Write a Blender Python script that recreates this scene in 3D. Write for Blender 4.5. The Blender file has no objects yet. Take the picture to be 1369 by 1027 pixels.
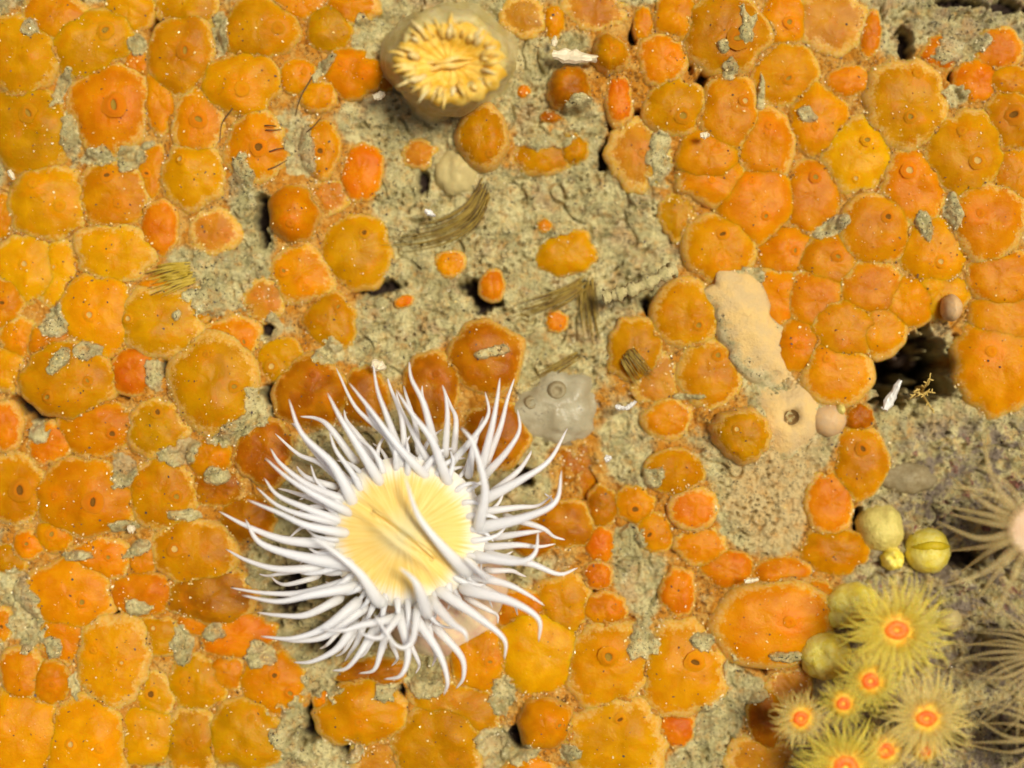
import bpy, math, random
import numpy as np
from mathutils import Vector, Matrix

random.seed(7); rng = np.random.default_rng(7)
R = math.radians
scene = bpy.context.scene
C = scene.collection
# ---------------------------------------------------------------- units
# the place is measured in tenths of a millimetre (1 u = 0.1 mm); S turns u into metres
S = 1e-4
W, H_ = 1369.0, 1027.0
CX, CY = W / 2, H_ / 2
CAM_Z = 2300.0          # camera stands 23 cm off the rock

# ---------------------------------------------------------------- camera
cam_d = bpy.data.cameras.new('camera'); cam = bpy.data.objects.new('camera', cam_d); C.objects.link(cam)
cam.location = (0, 0, CAM_Z * S); cam.rotation_euler = (0, 0, 0)
cam_d.sensor_width = 36; cam_d.lens = 36 * CAM_Z / W
cam_d.clip_start = 0.01; cam_d.clip_end = 50
cam_d.dof.use_dof = True; cam_d.dof.focus_distance = (CAM_Z - 55) * S; cam_d.dof.aperture_fstop = 5.0
scene.camera = cam
# ---------------------------------------------------------------- sky, sun, exposure
SUN_EL, SUN_AZ = 70.0, 25.0       # azimuth measured from +x (picture right) towards +y (picture top)
world = bpy.data.worlds.new('World'); scene.world = world; world.use_nodes = True
wn = world.node_tree; wn.nodes.clear()
sky = wn.nodes.new('ShaderNodeTexSky'); sky.sky_type = 'NISHITA'; sky.sun_disc = False
sky.sun_elevation = R(SUN_EL); sky.sun_rotation = R(90 - SUN_AZ)
sky.dust_density = 6.0; sky.ozone_density = 0.2; sky.air_density = 0.7
bgn = wn.nodes.new('ShaderNodeBackground'); bgn.inputs[1].default_value = 0.06
wo = wn.nodes.new('ShaderNodeOutputWorld')
wn.links.new(sky.outputs[0], bgn.inputs[0]); wn.links.new(bgn.outputs[0], wo.inputs[0])
sd = bpy.data.lights.new('sun', 'SUN'); sd.energy = 4.3; sd.angle = R(14); sd.color = (1.0, 0.94, 0.78)
sun = bpy.data.objects.new('sun', sd); C.objects.link(sun)
dv = Vector((math.cos(R(SUN_EL)) * math.cos(R(SUN_AZ)), math.cos(R(SUN_EL)) * math.sin(R(SUN_AZ)), math.sin(R(SUN_EL))))
sun.rotation_euler = dv.to_track_quat('Z', 'Y').to_euler(); sun.location = dv * 1.0
scene.cycles.transparent_max_bounces = 28
vs = scene.view_settings
vs.view_transform = 'Standard'; vs.look = 'None'; vs.gamma = 1; vs.use_curve_mapping = False; vs.exposure = -0.24

# ---------------------------------------------------------------- helpers
def P(px, py, z=0.0):
    """point of the place seen at photo position px, py when it stands z above the rock"""
    k = (CAM_Z - z) / CAM_Z
    return ((px - CX) * k, (CY - py) * k, z)

_perm = rng.permutation(512)
_perm = np.concatenate([_perm, _perm, _perm])
_ga = rng.uniform(0, 2 * math.pi, 512); _gx, _gy = np.cos(_ga), np.sin(_ga)
def perlin(x, y, seed=0):
    x = np.asarray(x, float) + seed * 17.31; y = np.asarray(y, float) - seed * 9.77
    xi = np.floor(x).astype(int); yi = np.floor(y).astype(int)
    xf = x - xi; yf = y - yi
    u = xf * xf * xf * (xf * (xf * 6 - 15) + 10); v = yf * yf * yf * (yf * (yf * 6 - 15) + 10)
    def g(ix, iy, dx, dy):
        h = _perm[_perm[ix & 511] + (iy & 511)] & 511
        return _gx[h] * dx + _gy[h] * dy
    a = g(xi, yi, xf, yf); b = g(xi + 1, yi, xf - 1, yf)
    c = g(xi, yi + 1, xf, yf - 1); d = g(xi + 1, yi + 1, xf - 1, yf - 1)
    return 1.5 * ((a * (1 - u) + b * u) * (1 - v) + (c * (1 - u) + d * u) * v)

def sstep(a, b, x):
    t = np.clip((x - a) / (b - a), 0, 1); return t * t * (3 - 2 * t)

def mk(name, verts, faces, mat, parent=None, smooth=True, attrs=None, color=None, mesh=None):
    if mesh is None:
        me = bpy.data.meshes.new(name)
        me.from_pydata([(v[0] * S, v[1] * S, v[2] * S) for v in verts], [], faces)
        if smooth: me.polygons.foreach_set('use_smooth', [True] * len(me.polygons))
        for k, a in (attrs or {}).items():
            at = me.attributes.new(k, 'FLOAT', 'POINT'); at.data.foreach_set('value', np.asarray(a, dtype=np.float32))
        me.materials.append(mat); me.update()
    else: me = mesh
    o = bpy.data.objects.new(name, me); C.objects.link(o)
    if parent is not None: o.parent = parent
    if color: o.color = (*color, 1)
    return o

def tag(o, label, cat, group=None):
    o['label'] = label; o['category'] = cat
    if group: o['group'] = group
    return o

def thing(name, loc, label, cat, group=None, rot=(0, 0, 0)):
    o = bpy.data.objects.new(name, None); C.objects.link(o)
    o.empty_display_size = 0.002
    o.location = (loc[0] * S, loc[1] * S, loc[2] * S); o.rotation_euler = rot
    return tag(o, label, cat, group)

def catmull(pts, n):
    pts = [np.array(p, float) for p in pts]
    if len(pts) == 2: pts = [pts[0], (pts[0] + pts[1]) / 2, pts[1]]
    e = [2 * pts[0] - pts[1]] + pts + [2 * pts[-1] - pts[-2]]
    out = []
    for i in range(n + 1):
        t = i / n * (len(pts) - 1); k = min(int(t), len(pts) - 2); f = t - k
        a, b, c, d = e[k], e[k + 1], e[k + 2], e[k + 3]
        out.append(0.5 * (2 * b + (c - a) * f + (2 * a - 5 * b + 4 * c - d) * f * f + (3 * b - a - 3 * c + d) * f ** 3))
    return out

def sweep(path, rads, ns=8, cap=True):
    """tube along a list of points; returns verts, faces, t per vert"""
    n = len(path); V = []; F = []; T = []
    up = np.array([0.13, 0.21, 0.97])
    for i, p in enumerate(path):
        a = path[max(0, i - 1)]; b = path[min(n - 1, i + 1)]
        d = b - a; d = d / (np.linalg.norm(d) + 1e-9)
        s1 = np.cross(d, up); l = np.linalg.norm(s1)
        s1 = s1 / l if l > 1e-4 else np.array([1.0, 0, 0])
        s2 = np.cross(s1, d)
        for k in range(ns):
            an = 2 * math.pi * k / ns
            V.append(p + rads[i] * (math.cos(an) * s1 + math.sin(an) * s2)); T.append(i / (n - 1))
    for i in range(n - 1):
        for k in range(ns):
            k2 = (k + 1) % ns
            F.append((i * ns + k, i * ns + k2, (i + 1) * ns + k2, (i + 1) * ns + k))
    if cap:
        F.append(tuple(range(ns - 1, -1, -1))); F.append(tuple((n - 1) * ns + k for k in range(ns)))
    return V, F, T

def merge(parts):
    V = []; F = []; T = []
    for v, f, t in parts:
        o = len(V); V += list(v); F += [tuple(i + o for i in q) for q in f]; T += list(t)
    return V, F, T

def lathe(profile, ns=24, ex=1.0, ey=1.0, wob=0.0, seed=0, axis=None):
    """profile: list of (radius, z); axis: function z -> (dx, dy)"""
    V = []; F = []; T = []
    for i, (r, z) in enumerate(profile):
        ax = axis(z) if axis else (0, 0)
        for k in range(ns):
            a = 2 * math.pi * k / ns
            w = 1 + wob * float(perlin(math.cos(a) * 1.3 + seed, math.sin(a) * 1.3 + z * 0.02, seed))
            V.append((ax[0] + r * ex * w * math.cos(a), ax[1] + r * ey * w * math.sin(a), z)); T.append(i / (len(profile) - 1))
    for i in range(len(profile) - 1):
        for k in range(ns):
            k2 = (k + 1) % ns
            F.append((i * ns + k, i * ns + k2, (i + 1) * ns + k2, (i + 1) * ns + k))
    if profile[-1][0] > 1e-3: F.append(tuple((len(profile) - 1) * ns + k for k in range(ns)))
    return V, F, T

# ---------------------------------------------------------------- materials
class NT:
    def __init__(s, name):
        s.m = bpy.data.materials.new(name); s.m.use_nodes = True; s.t = s.m.node_tree; s.t.nodes.clear()
        s.out = s.n('ShaderNodeOutputMaterial')
    def n(s, ty, **kw):
        q = s.t.nodes.new(ty)
        for k, v in kw.items():
            if k.startswith('i_'):
                key = k[2:].replace('_', ' ')
                q.inputs[key].default_value = v
            else: setattr(q, k, v)
        return q
    def l(s, a, b): s.t.links.new(a, b)
    def mix(s, fac, a, b, mode='MIX'):
        q = s.n('ShaderNodeMix', data_type='RGBA', blend_type=mode)
        for sock, v in ((q.inputs[0], fac), (q.inputs[6], a), (q.inputs[7], b)):
            if hasattr(v, 'is_output'): s.l(v, sock)
            elif isinstance(v, (int, float)): sock.default_value = v
            else: sock.default_value = (*v, 1)
        return q.outputs[2]
    def noise(s, size, detail=3, rough=0.55, dist=0.0, coord=None):
        """feature size in u"""
        q = s.n('ShaderNodeTexNoise'); q.inputs['Scale'].default_value = 1 / (size * S)
        q.inputs['Detail'].default_value = detail; q.inputs['Roughness'].default_value = rough; q.inputs['Distortion'].default_value = dist
        s.l(coord if coord is not None else s.co(), q.inputs['Vector'])
        return q.outputs['Fac']
    def co(s):
        if not hasattr(s, '_c'):
            s._tc = s.n('ShaderNodeTexCoord'); s._c = s._tc.outputs['Object']
        return s._c
    def ramp(s, v, lo, hi):
        q = s.n('ShaderNodeMapRange', interpolation_type='SMOOTHSTEP'); s.l(v, q.inputs[0])
        q.inputs[1].default_value = lo; q.inputs[2].default_value = hi
        return q.outputs[0]
    def math(s, op, a, b):
        q = s.n('ShaderNodeMath', operation=op)
        for sock, v in ((q.inputs[0], a), (q.inputs[1], b)):
            if hasattr(v, 'is_output'): s.l(v, sock)
            else: sock.default_value = v
        return q.outputs[0]
    def attr(s, name): return s.n('ShaderNodeAttribute', attribute_name=name).outputs['Fac']
    def bump(s, h, dist, strength=1.0):
        q = s.n('ShaderNodeBump'); s.l(h, q.inputs['Height']); q.inputs['Distance'].default_value = dist * S
        q.inputs['Strength'].default_value = strength
        return q.outputs[0]
    def principled(s, col, rough=0.5, spec=0.3, sss=0.0, rad=(1, .4, .15), scale=15, normal=None, trans=None):
        b = s.n('ShaderNodeBsdfPrincipled'); s.b = b
        if hasattr(col, 'is_output'): s.l(col, b.inputs['Base Color'])
        else: b.inputs['Base Color'].default_value = (*col, 1)
        if hasattr(rough, 'is_output'): s.l(rough, b.inputs['Roughness'])
        else: b.inputs['Roughness'].default_value = rough
        b.inputs['Specular IOR Level'].default_value = spec
        b.inputs['Subsurface Weight'].default_value = sss
        b.inputs['Subsurface Radius'].default_value = rad; b.inputs['Subsurface Scale'].default_value = scale * S
        if normal is not None: s.l(normal, b.inputs['Normal'])
        if trans is not None:       # part of the light goes straight through the thin tissue
            tb = s.n('ShaderNodeBsdfTransparent'); mx = s.n('ShaderNodeMixShader')
            if hasattr(trans, 'is_output'): s.l(trans, mx.inputs[0])
            else: mx.inputs[0].default_value = trans
            s.l(b.outputs[0], mx.inputs[1]); s.l(tb.outputs[0], mx.inputs[2]); s.l(mx.outputs[0], s.out.inputs[0])
        else: s.l(b.outputs[0], s.out.inputs[0])
        return s.m

def mat_squirt():
    t = NT('sea_squirt_tunic')
    oi = t.n('ShaderNodeObjectInfo')
    # each animal its own stretch of the noise
    vm = t.n('ShaderNodeVectorMath', operation='ADD'); t.l(t.co(), vm.inputs[0])
    cr = t.n('ShaderNodeCombineXYZ'); 
    for i in range(3): t.l(t.math('MULTIPLY', oi.outputs['Random'], 0.37 + i * .21), cr.inputs[i])
    t.l(cr.outputs[0], vm.inputs[1]); co = vm.outputs[0]
    col = oi.outputs['Color']
    dark = t.mix(1.0, col, (0.86, 0.80, 0.7), 'MULTIPLY')
    light = t.mix(0.22, col, (0.66, 0.33, 0.004))
    c = t.mix(t.ramp(t.noise(30, 2, coord=co), .36, .64), dark, light)
    c = t.mix(t.math('MULTIPLY', t.ramp(t.noise(19, 2, .5, coord=co), .50, .74), .3), c, (0.66, 0.19, 0.002))
    c = t.mix(t.math('MULTIPLY', t.ramp(t.attr('rim'), .35, .95), .34), t.mix(1.0, c, (.92, .89, .8), 'MULTIPLY'), (0.74, 0.36, 0.004))
    # deeper orange tissue round the siphons
    zn = t.attr('zone')
    c = t.mix(t.math('MULTIPLY', t.ramp(zn, .15, .9), .75), c, t.mix(1.0, col, (1.05, .80, 1.0), 'MULTIPLY'))
    # pale granules in the tunic
    c = t.mix(t.math('MULTIPLY', t.ramp(t.noise(4.5, 4, .75, coord=co), .60, .74), .5), c, (0.70, 0.37, 0.02))
    # silt caught on the skin, thicker towards the base
    rim = t.attr('rim')
    sil = t.math('ADD', t.math('MULTIPLY', rim, .66), t.math('MULTIPLY', t.noise(11, 6, .78, coord=co), .92))
    sil = t.math('ADD', sil, t.math('MULTIPLY', t.attr('dust'), .42))
    siltc = t.mix(t.ramp(t.noise(5, 3, coord=co), .35, .65), (0.68, 0.365, 0.05), (0.70, 0.47, 0.15))
    sf = t.ramp(sil, .88, 1.02)
    c = t.mix(t.math('MULTIPLY', sf, t.math('ADD', .62, t.math('MULTIPLY', t.attr('dust'), .35))), c, siltc)
    nb = t.bump(t.math('ADD', t.math('MULTIPLY', t.noise(4, 4, .7, coord=co), .5), t.math('MULTIPLY', t.noise(14, 2, coord=co), .6)), 3.0, .5)
    return t.principled(c, .30, .09, .65, (1, .34, .01), 22, nb)

def mat_siphon():
    t = NT('siphon_skin'); oi = t.n('ShaderNodeObjectInfo')
    c = t.mix(t.attr('t'), oi.outputs['Color'], t.mix(1.0, oi.outputs['Color'], (0.9, 0.72, 0.6), 'MULTIPLY'))
    return t.principled(c, .5, .12, .3, (1, .35, .06), 8, t.bump(t.noise(4, 3), 1.5, .5))

def mat_simple(name, a, b, size, rough=.6, spec=.25, sss=0.0, bump=2.0, bsize=6, rad=(1, .6, .4), scale=10, trans=None, third=None):
    t = NT(name)
    c = t.mix(t.ramp(t.noise(size, 4, .6), .36, .64), a, b)
    if third: c = t.mix(t.ramp(t.noise(size * .45, 4, .7), .58, .72), c, third)
    return t.principled(c, rough, spec, sss, rad, scale, t.bump(t.noise(bsize, 4, .65), bump, .6), trans)

def mat_sponge():
    t = NT('cream_sponge')
    c = t.mix(t.ramp(t.noise(26, 4, .6), .36, .64), (0.76, 0.52, 0.20), (0.66, 0.47, 0.22))
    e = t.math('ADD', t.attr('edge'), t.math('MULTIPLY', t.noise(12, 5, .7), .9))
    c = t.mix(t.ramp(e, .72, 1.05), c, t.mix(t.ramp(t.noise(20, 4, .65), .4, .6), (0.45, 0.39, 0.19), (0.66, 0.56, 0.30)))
    c = t.mix(t.math('MULTIPLY', t.ramp(t.noise(6.5, 3, .62, 1.6), .62, .66), t.ramp(e, .6, .9)), c, (0.06, 0.05, 0.03))
    return t.principled(c, .75, .12, .15, (1, .6, .4), 8, t.bump(t.noise(6, 5, .7), 5, .7))

def mat_ground():
    t = NT('silted_rock')
    c = t.mix(t.ramp(t.noise(34, 5, .65), .38, .62), (0.44, 0.385, 0.175), (0.72, 0.63, 0.31))
    c = t.mix(t.math('MULTIPLY', t.ramp(t.noise(80, 3, .6), .5, .66), .6), c, (0.48, 0.43, 0.19))
    c = t.mix(t.math('MULTIPLY', t.ramp(t.noise(45, 3, .6, .4), .52, .68), .6), c, (0.50, 0.31, 0.15))
    c = t.mix(t.math('MULTIPLY', t.ramp(t.noise(19, 5, .7, .6), .52, .66), .6), c, (0.33, 0.255, 0.12))
    c = t.mix(t.math('MULTIPLY', t.ramp(t.noise(11, 4, .7, .5), .56, .68), .55), c, (0.78, 0.70, 0.42))
    c = t.mix(t.math('MULTIPLY', t.ramp(t.math('ADD', t.attr('peach'), t.math('MULTIPLY', t.noise(22, 4, .65), .6)), .5, .9), .8), c, (0.70, 0.52, 0.24))
    # organic crust round the animals
    cov = t.attr('crust')
    c = t.mix(t.math('MULTIPLY', t.ramp(t.math('ADD', cov, t.math('MULTIPLY', t.noise(14, 4, .7), .8)), .34, .72), .93), c, t.mix(t.ramp(t.noise(16, 4, .65), .42, .62), (0.58, 0.22, 0.006), (0.68, 0.38, 0.08)))
    # coarser grey purple debris
    deb = t.attr('debris')
    c = t.mix(t.math('MULTIPLY', deb, t.ramp(t.noise(22, 4, .7), .42, .6)), c, (0.28, 0.22, 0.16))
    c = t.mix(t.math('MULTIPLY', deb, t.ramp(t.noise(31, 3, .7), .58, .68)), c, (0.30, 0.12, 0.085))
    c = t.mix(t.math('MULTIPLY', deb, t.ramp(t.noise(13, 3, .6), .62, .72)), c, (0.62, 0.52, 0.34))
    # sand grains; dark flecks also paint in the shade of silt pinholes
    c = t.mix(t.math('MULTIPLY', t.ramp(t.noise(6.5, 4, .66, 1.8), .58, .63), t.ramp(t.noise(40, 2, .5), .30, .52)), c, (0.035, 0.028, 0.018))
    c = t.mix(t.ramp(t.noise(4.2, 2, .5, coord=None), .70, .74), c, (0.70, 0.62, 0.42))
    # shade inside the holes, painted dark into the ground colour
    c = t.mix(t.attr('pitshade'), c, (0.04, 0.025, 0.018))
    h = t.math('ADD', t.math('MULTIPLY', t.noise(3.2, 4, .75), 1.0), t.math('MULTIPLY', t.noise(9, 4, .7), 1.4))
    return t.principled(c, .85, .15, 0, normal=t.bump(h, 5.0, .8))

def mat_tentacle():
    t = NT('white_tentacle'); a = t.attr('t')
    c = t.mix(t.ramp(a, .05, .55), (0.90, 0.89, 0.86), (0.91, 0.92, 0.99))
    c = t.mix(t.math('MULTIPLY', t.ramp(t.noise(10, 2), .45, .7), .3), c, (0.84, 0.83, 0.89))
    tr = t.math('MULTIPLY', t.math('SUBTRACT', 1.0, t.ramp(a, .30, .95)), .34)
    return t.principled(c, .32, .3, .6, (1, .95, .95), 20, None, tr)

def mat_disc():
    t = NT('yellow_oral_disc')
    a = t.attr('ang'); r = t.attr('rad')
    cb = t.n('ShaderNodeCombineXYZ'); t.l(t.math('MULTIPLY', a, 105.0), cb.inputs[0]); t.l(t.math('MULTIPLY', r, 1.6), cb.inputs[1])
    nz = t.n('ShaderNodeTexNoise'); nz.inputs['Scale'].default_value = 1.0; nz.inputs['Detail'].default_value = 4; t.l(cb.outputs[0], nz.inputs['Vector'])
    c = t.mix(t.ramp(nz.outputs['Fac'], .34, .66), (0.84, 0.56, 0.13), (0.90, 0.68, 0.25))
    c = t.mix(t.ramp(r, .45, .0), c, (0.94, 0.82, 0.44))
    c = t.mix(t.ramp(t.math('ADD', r, t.math('MULTIPLY', nz.outputs['Fac'], .3)), .80, 1.10), c, (0.86, 0.82, 0.72))
    return t.principled(c, .5, .25, .3, (1, .75, .35), 8, t.bump(nz.outputs['Fac'], 2.5, .8))

M = dict(
    squirt=mat_squirt(), siphon=mat_siphon(), ground=mat_ground(), tent=mat_tentacle(), disc=mat_disc(),
    hole=mat_simple('siphon_lining', (0.16, 0.065, 0.008), (0.26, 0.11, 0.012), 6, .7, .1),
    hole_pale=mat_simple('pale_siphon_lining', (0.60, 0.36, 0.08), (0.70, 0.46, 0.14), 6, .6, .2),
    hole_olive=mat_simple('olive_siphon_lining', (0.34, 0.19, 0.015), (0.42, 0.25, 0.03), 6, .6, .2),
    column=mat_simple('anemone_column_skin', (0.80, 0.52, 0.36), (0.84, 0.68, 0.42), 26, .45, .3, .3, 2, 8, third=(0.80, 0.62, 0.50)),
    lips=mat_simple('mouth_lips', (0.93, 0.76, 0.33), (0.84, 0.58, 0.15), 12, .5, .25, .2),
    closedcol=mat_simple('closed_anemone_skin', (0.72, 0.57, 0.19), (0.82, 0.69, 0.33), 30, .5, .2, .45, 3, 10, third=(0.70, 0.48, 0.34), trans=.36),
    closedpink=mat_simple('closed_anemone_pink_skin', (0.60, 0.42, 0.32), (0.60, 0.48, 0.28), 30, .55, .25, .3),
    goldtent=mat_simple('golden_tentacle', (0.78, 0.48, 0.08), (0.86, 0.64, 0.22), 14, .45, .3, .25),
    goldpale=mat_simple('pale_gold_tentacle', (0.80, 0.66, 0.34), (0.76, 0.56, 0.20), 14, .45, .3, .25),
    goldgroove=mat_simple('golden_crown', (0.70, 0.40, 0.03), (0.82, 0.56, 0.12), 18, .5, .25, .25, 3, 9),
    polyp=mat_simple('polyp_tentacle', (0.92, 0.72, 0.08), (0.92, 0.76, 0.14), 10, .5, .2, .3, .5, trans=.80),
    polyppale=mat_simple('pale_polyp_tentacle', (0.92, 0.70, 0.18), (0.92, 0.72, 0.24), 10, .5, .2, .3, .5, trans=.80),
    polypcol=mat_simple('polyp_column', (0.72, 0.47, 0.07), (0.78, 0.54, 0.10), 14, .5, .25, .3),
    polypdisc=mat_simple('polyp_disc', (0.86, 0.36, 0.015), (0.88, 0.58, 0.07), 12, .5, .2, .3, 1, 6),
    polypmouth=mat_simple('orange_mouth', (0.86, 0.13, 0.008), (0.88, 0.25, 0.02), 9, .45, .3, .3, 2, 5, (1, .3, .05), 5),
    feath=mat_simple('beige_tentacle', (0.56, 0.42, 0.16), (0.62, 0.47, 0.21), 18, .5, .2, .2, 1, trans=.70),
    feathcol=mat_simple('beige_column', (0.66, 0.44, 0.26), (0.72, 0.54, 0.34), 20, .5, .25, .3),
    yellow=mat_simple('yellow_shell', (0.82, 0.66, 0.07), (0.88, 0.76, 0.20), 12, .5, .2, .15, 3, 8),
    yellowband=mat_simple('yellow_shell_band', (0.62, 0.46, 0.01), (0.70, 0.52, 0.02), 9, .5, .3, .15),
    yellowpale=mat_simple('pale_yellow_lobe', (0.62, 0.52, 0.14), (0.72, 0.60, 0.18), 14, .6, .2, .15, 5, 9),
    cream=mat_sponge(),
    creamhole=mat_simple('sponge_pore', (0.20, 0.11, 0.04), (0.30, 0.18, 0.06), 6, .8, .1),
    creamball=mat_simple('cream_ball', (0.56, 0.45, 0.19), (0.50, 0.40, 0.17), 20, .5, .2, .3, 1, 10),
    pinkball=mat_simple('pink_ball', (0.62, 0.40, 0.18), (0.54, 0.37, 0.20), 12, .5, .2, .3, 1, 8),
    grey=mat_simple('grey_translucent_skin', (0.36, 0.31, 0.19), (0.46, 0.41, 0.27), 30, .35, .35, .4, 3, 12, third=(0.24, 0.21, 0.14)),
    greydark=mat_simple('grey_siphon_ring', (0.26, 0.20, 0.10), (0.32, 0.26, 0.14), 8, .5, .2),
    bristle=mat_simple('ochre_bristle', (0.42, 0.29, 0.05), (0.32, 0.20, 0.035), 12, .5, .3, trans=.25),
    bristledark=mat_simple('dark_bristle', (0.09, 0.05, 0.02), (0.14, 0.08, 0.02), 10, .5, .3),
    olive=mat_simple('olive_bristle', (0.45, 0.30, 0.02), (0.52, 0.36, 0.05), 12, .5, .3, .1),
    shell=mat_simple('white_shell', (0.72, 0.62, 0.42), (0.80, 0.70, 0.48), 14, .4, .4, .1, 1.5, 6),
    bluewhite=mat_simple('glossy_shard', (0.76, 0.74, 0.68), (0.62, 0.60, 0.56), 14, .25, .5, 0, 1, 8),
    silt=mat_simple('silt_crust', (0.46, 0.39, 0.17), (0.60, 0.50, 0.24), 12, .9, .1, 0, 6, 4, third=(0.20, 0.17, 0.11)),
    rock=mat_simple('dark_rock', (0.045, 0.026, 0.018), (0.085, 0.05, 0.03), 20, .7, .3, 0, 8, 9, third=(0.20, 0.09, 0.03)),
    hydroid=mat_simple('yellow_hydroid', (0.55, 0.38, 0.09), (0.64, 0.46, 0.14), 8, .6, .2),
    grainpale=mat_simple('quartz_grain', (0.88, 0.66, 0.22), (0.92, 0.84, 0.56), 40, .18, .8, 0, .5),
    graindark=mat_simple('dark_grain', (0.05, 0.04, 0.04), (0.11, 0.08, 0.05), 40, .5, .4, 0, .5),
)

# ---------------------------------------------------------------- the sea squirts (measured from the photograph)
# tunic colours; B also paints shade onto one squirt by the anemone
COL = dict(A=(0.55, 0.245, 0.0005), G=(0.72, 0.335, 0.0007), O=(0.68, 0.25, 0.0005), R=(0.70, 0.165, 0.002), B=(0.40, 0.13, 0.0012), K=(0.56, 0.24, 0.02))
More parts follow.
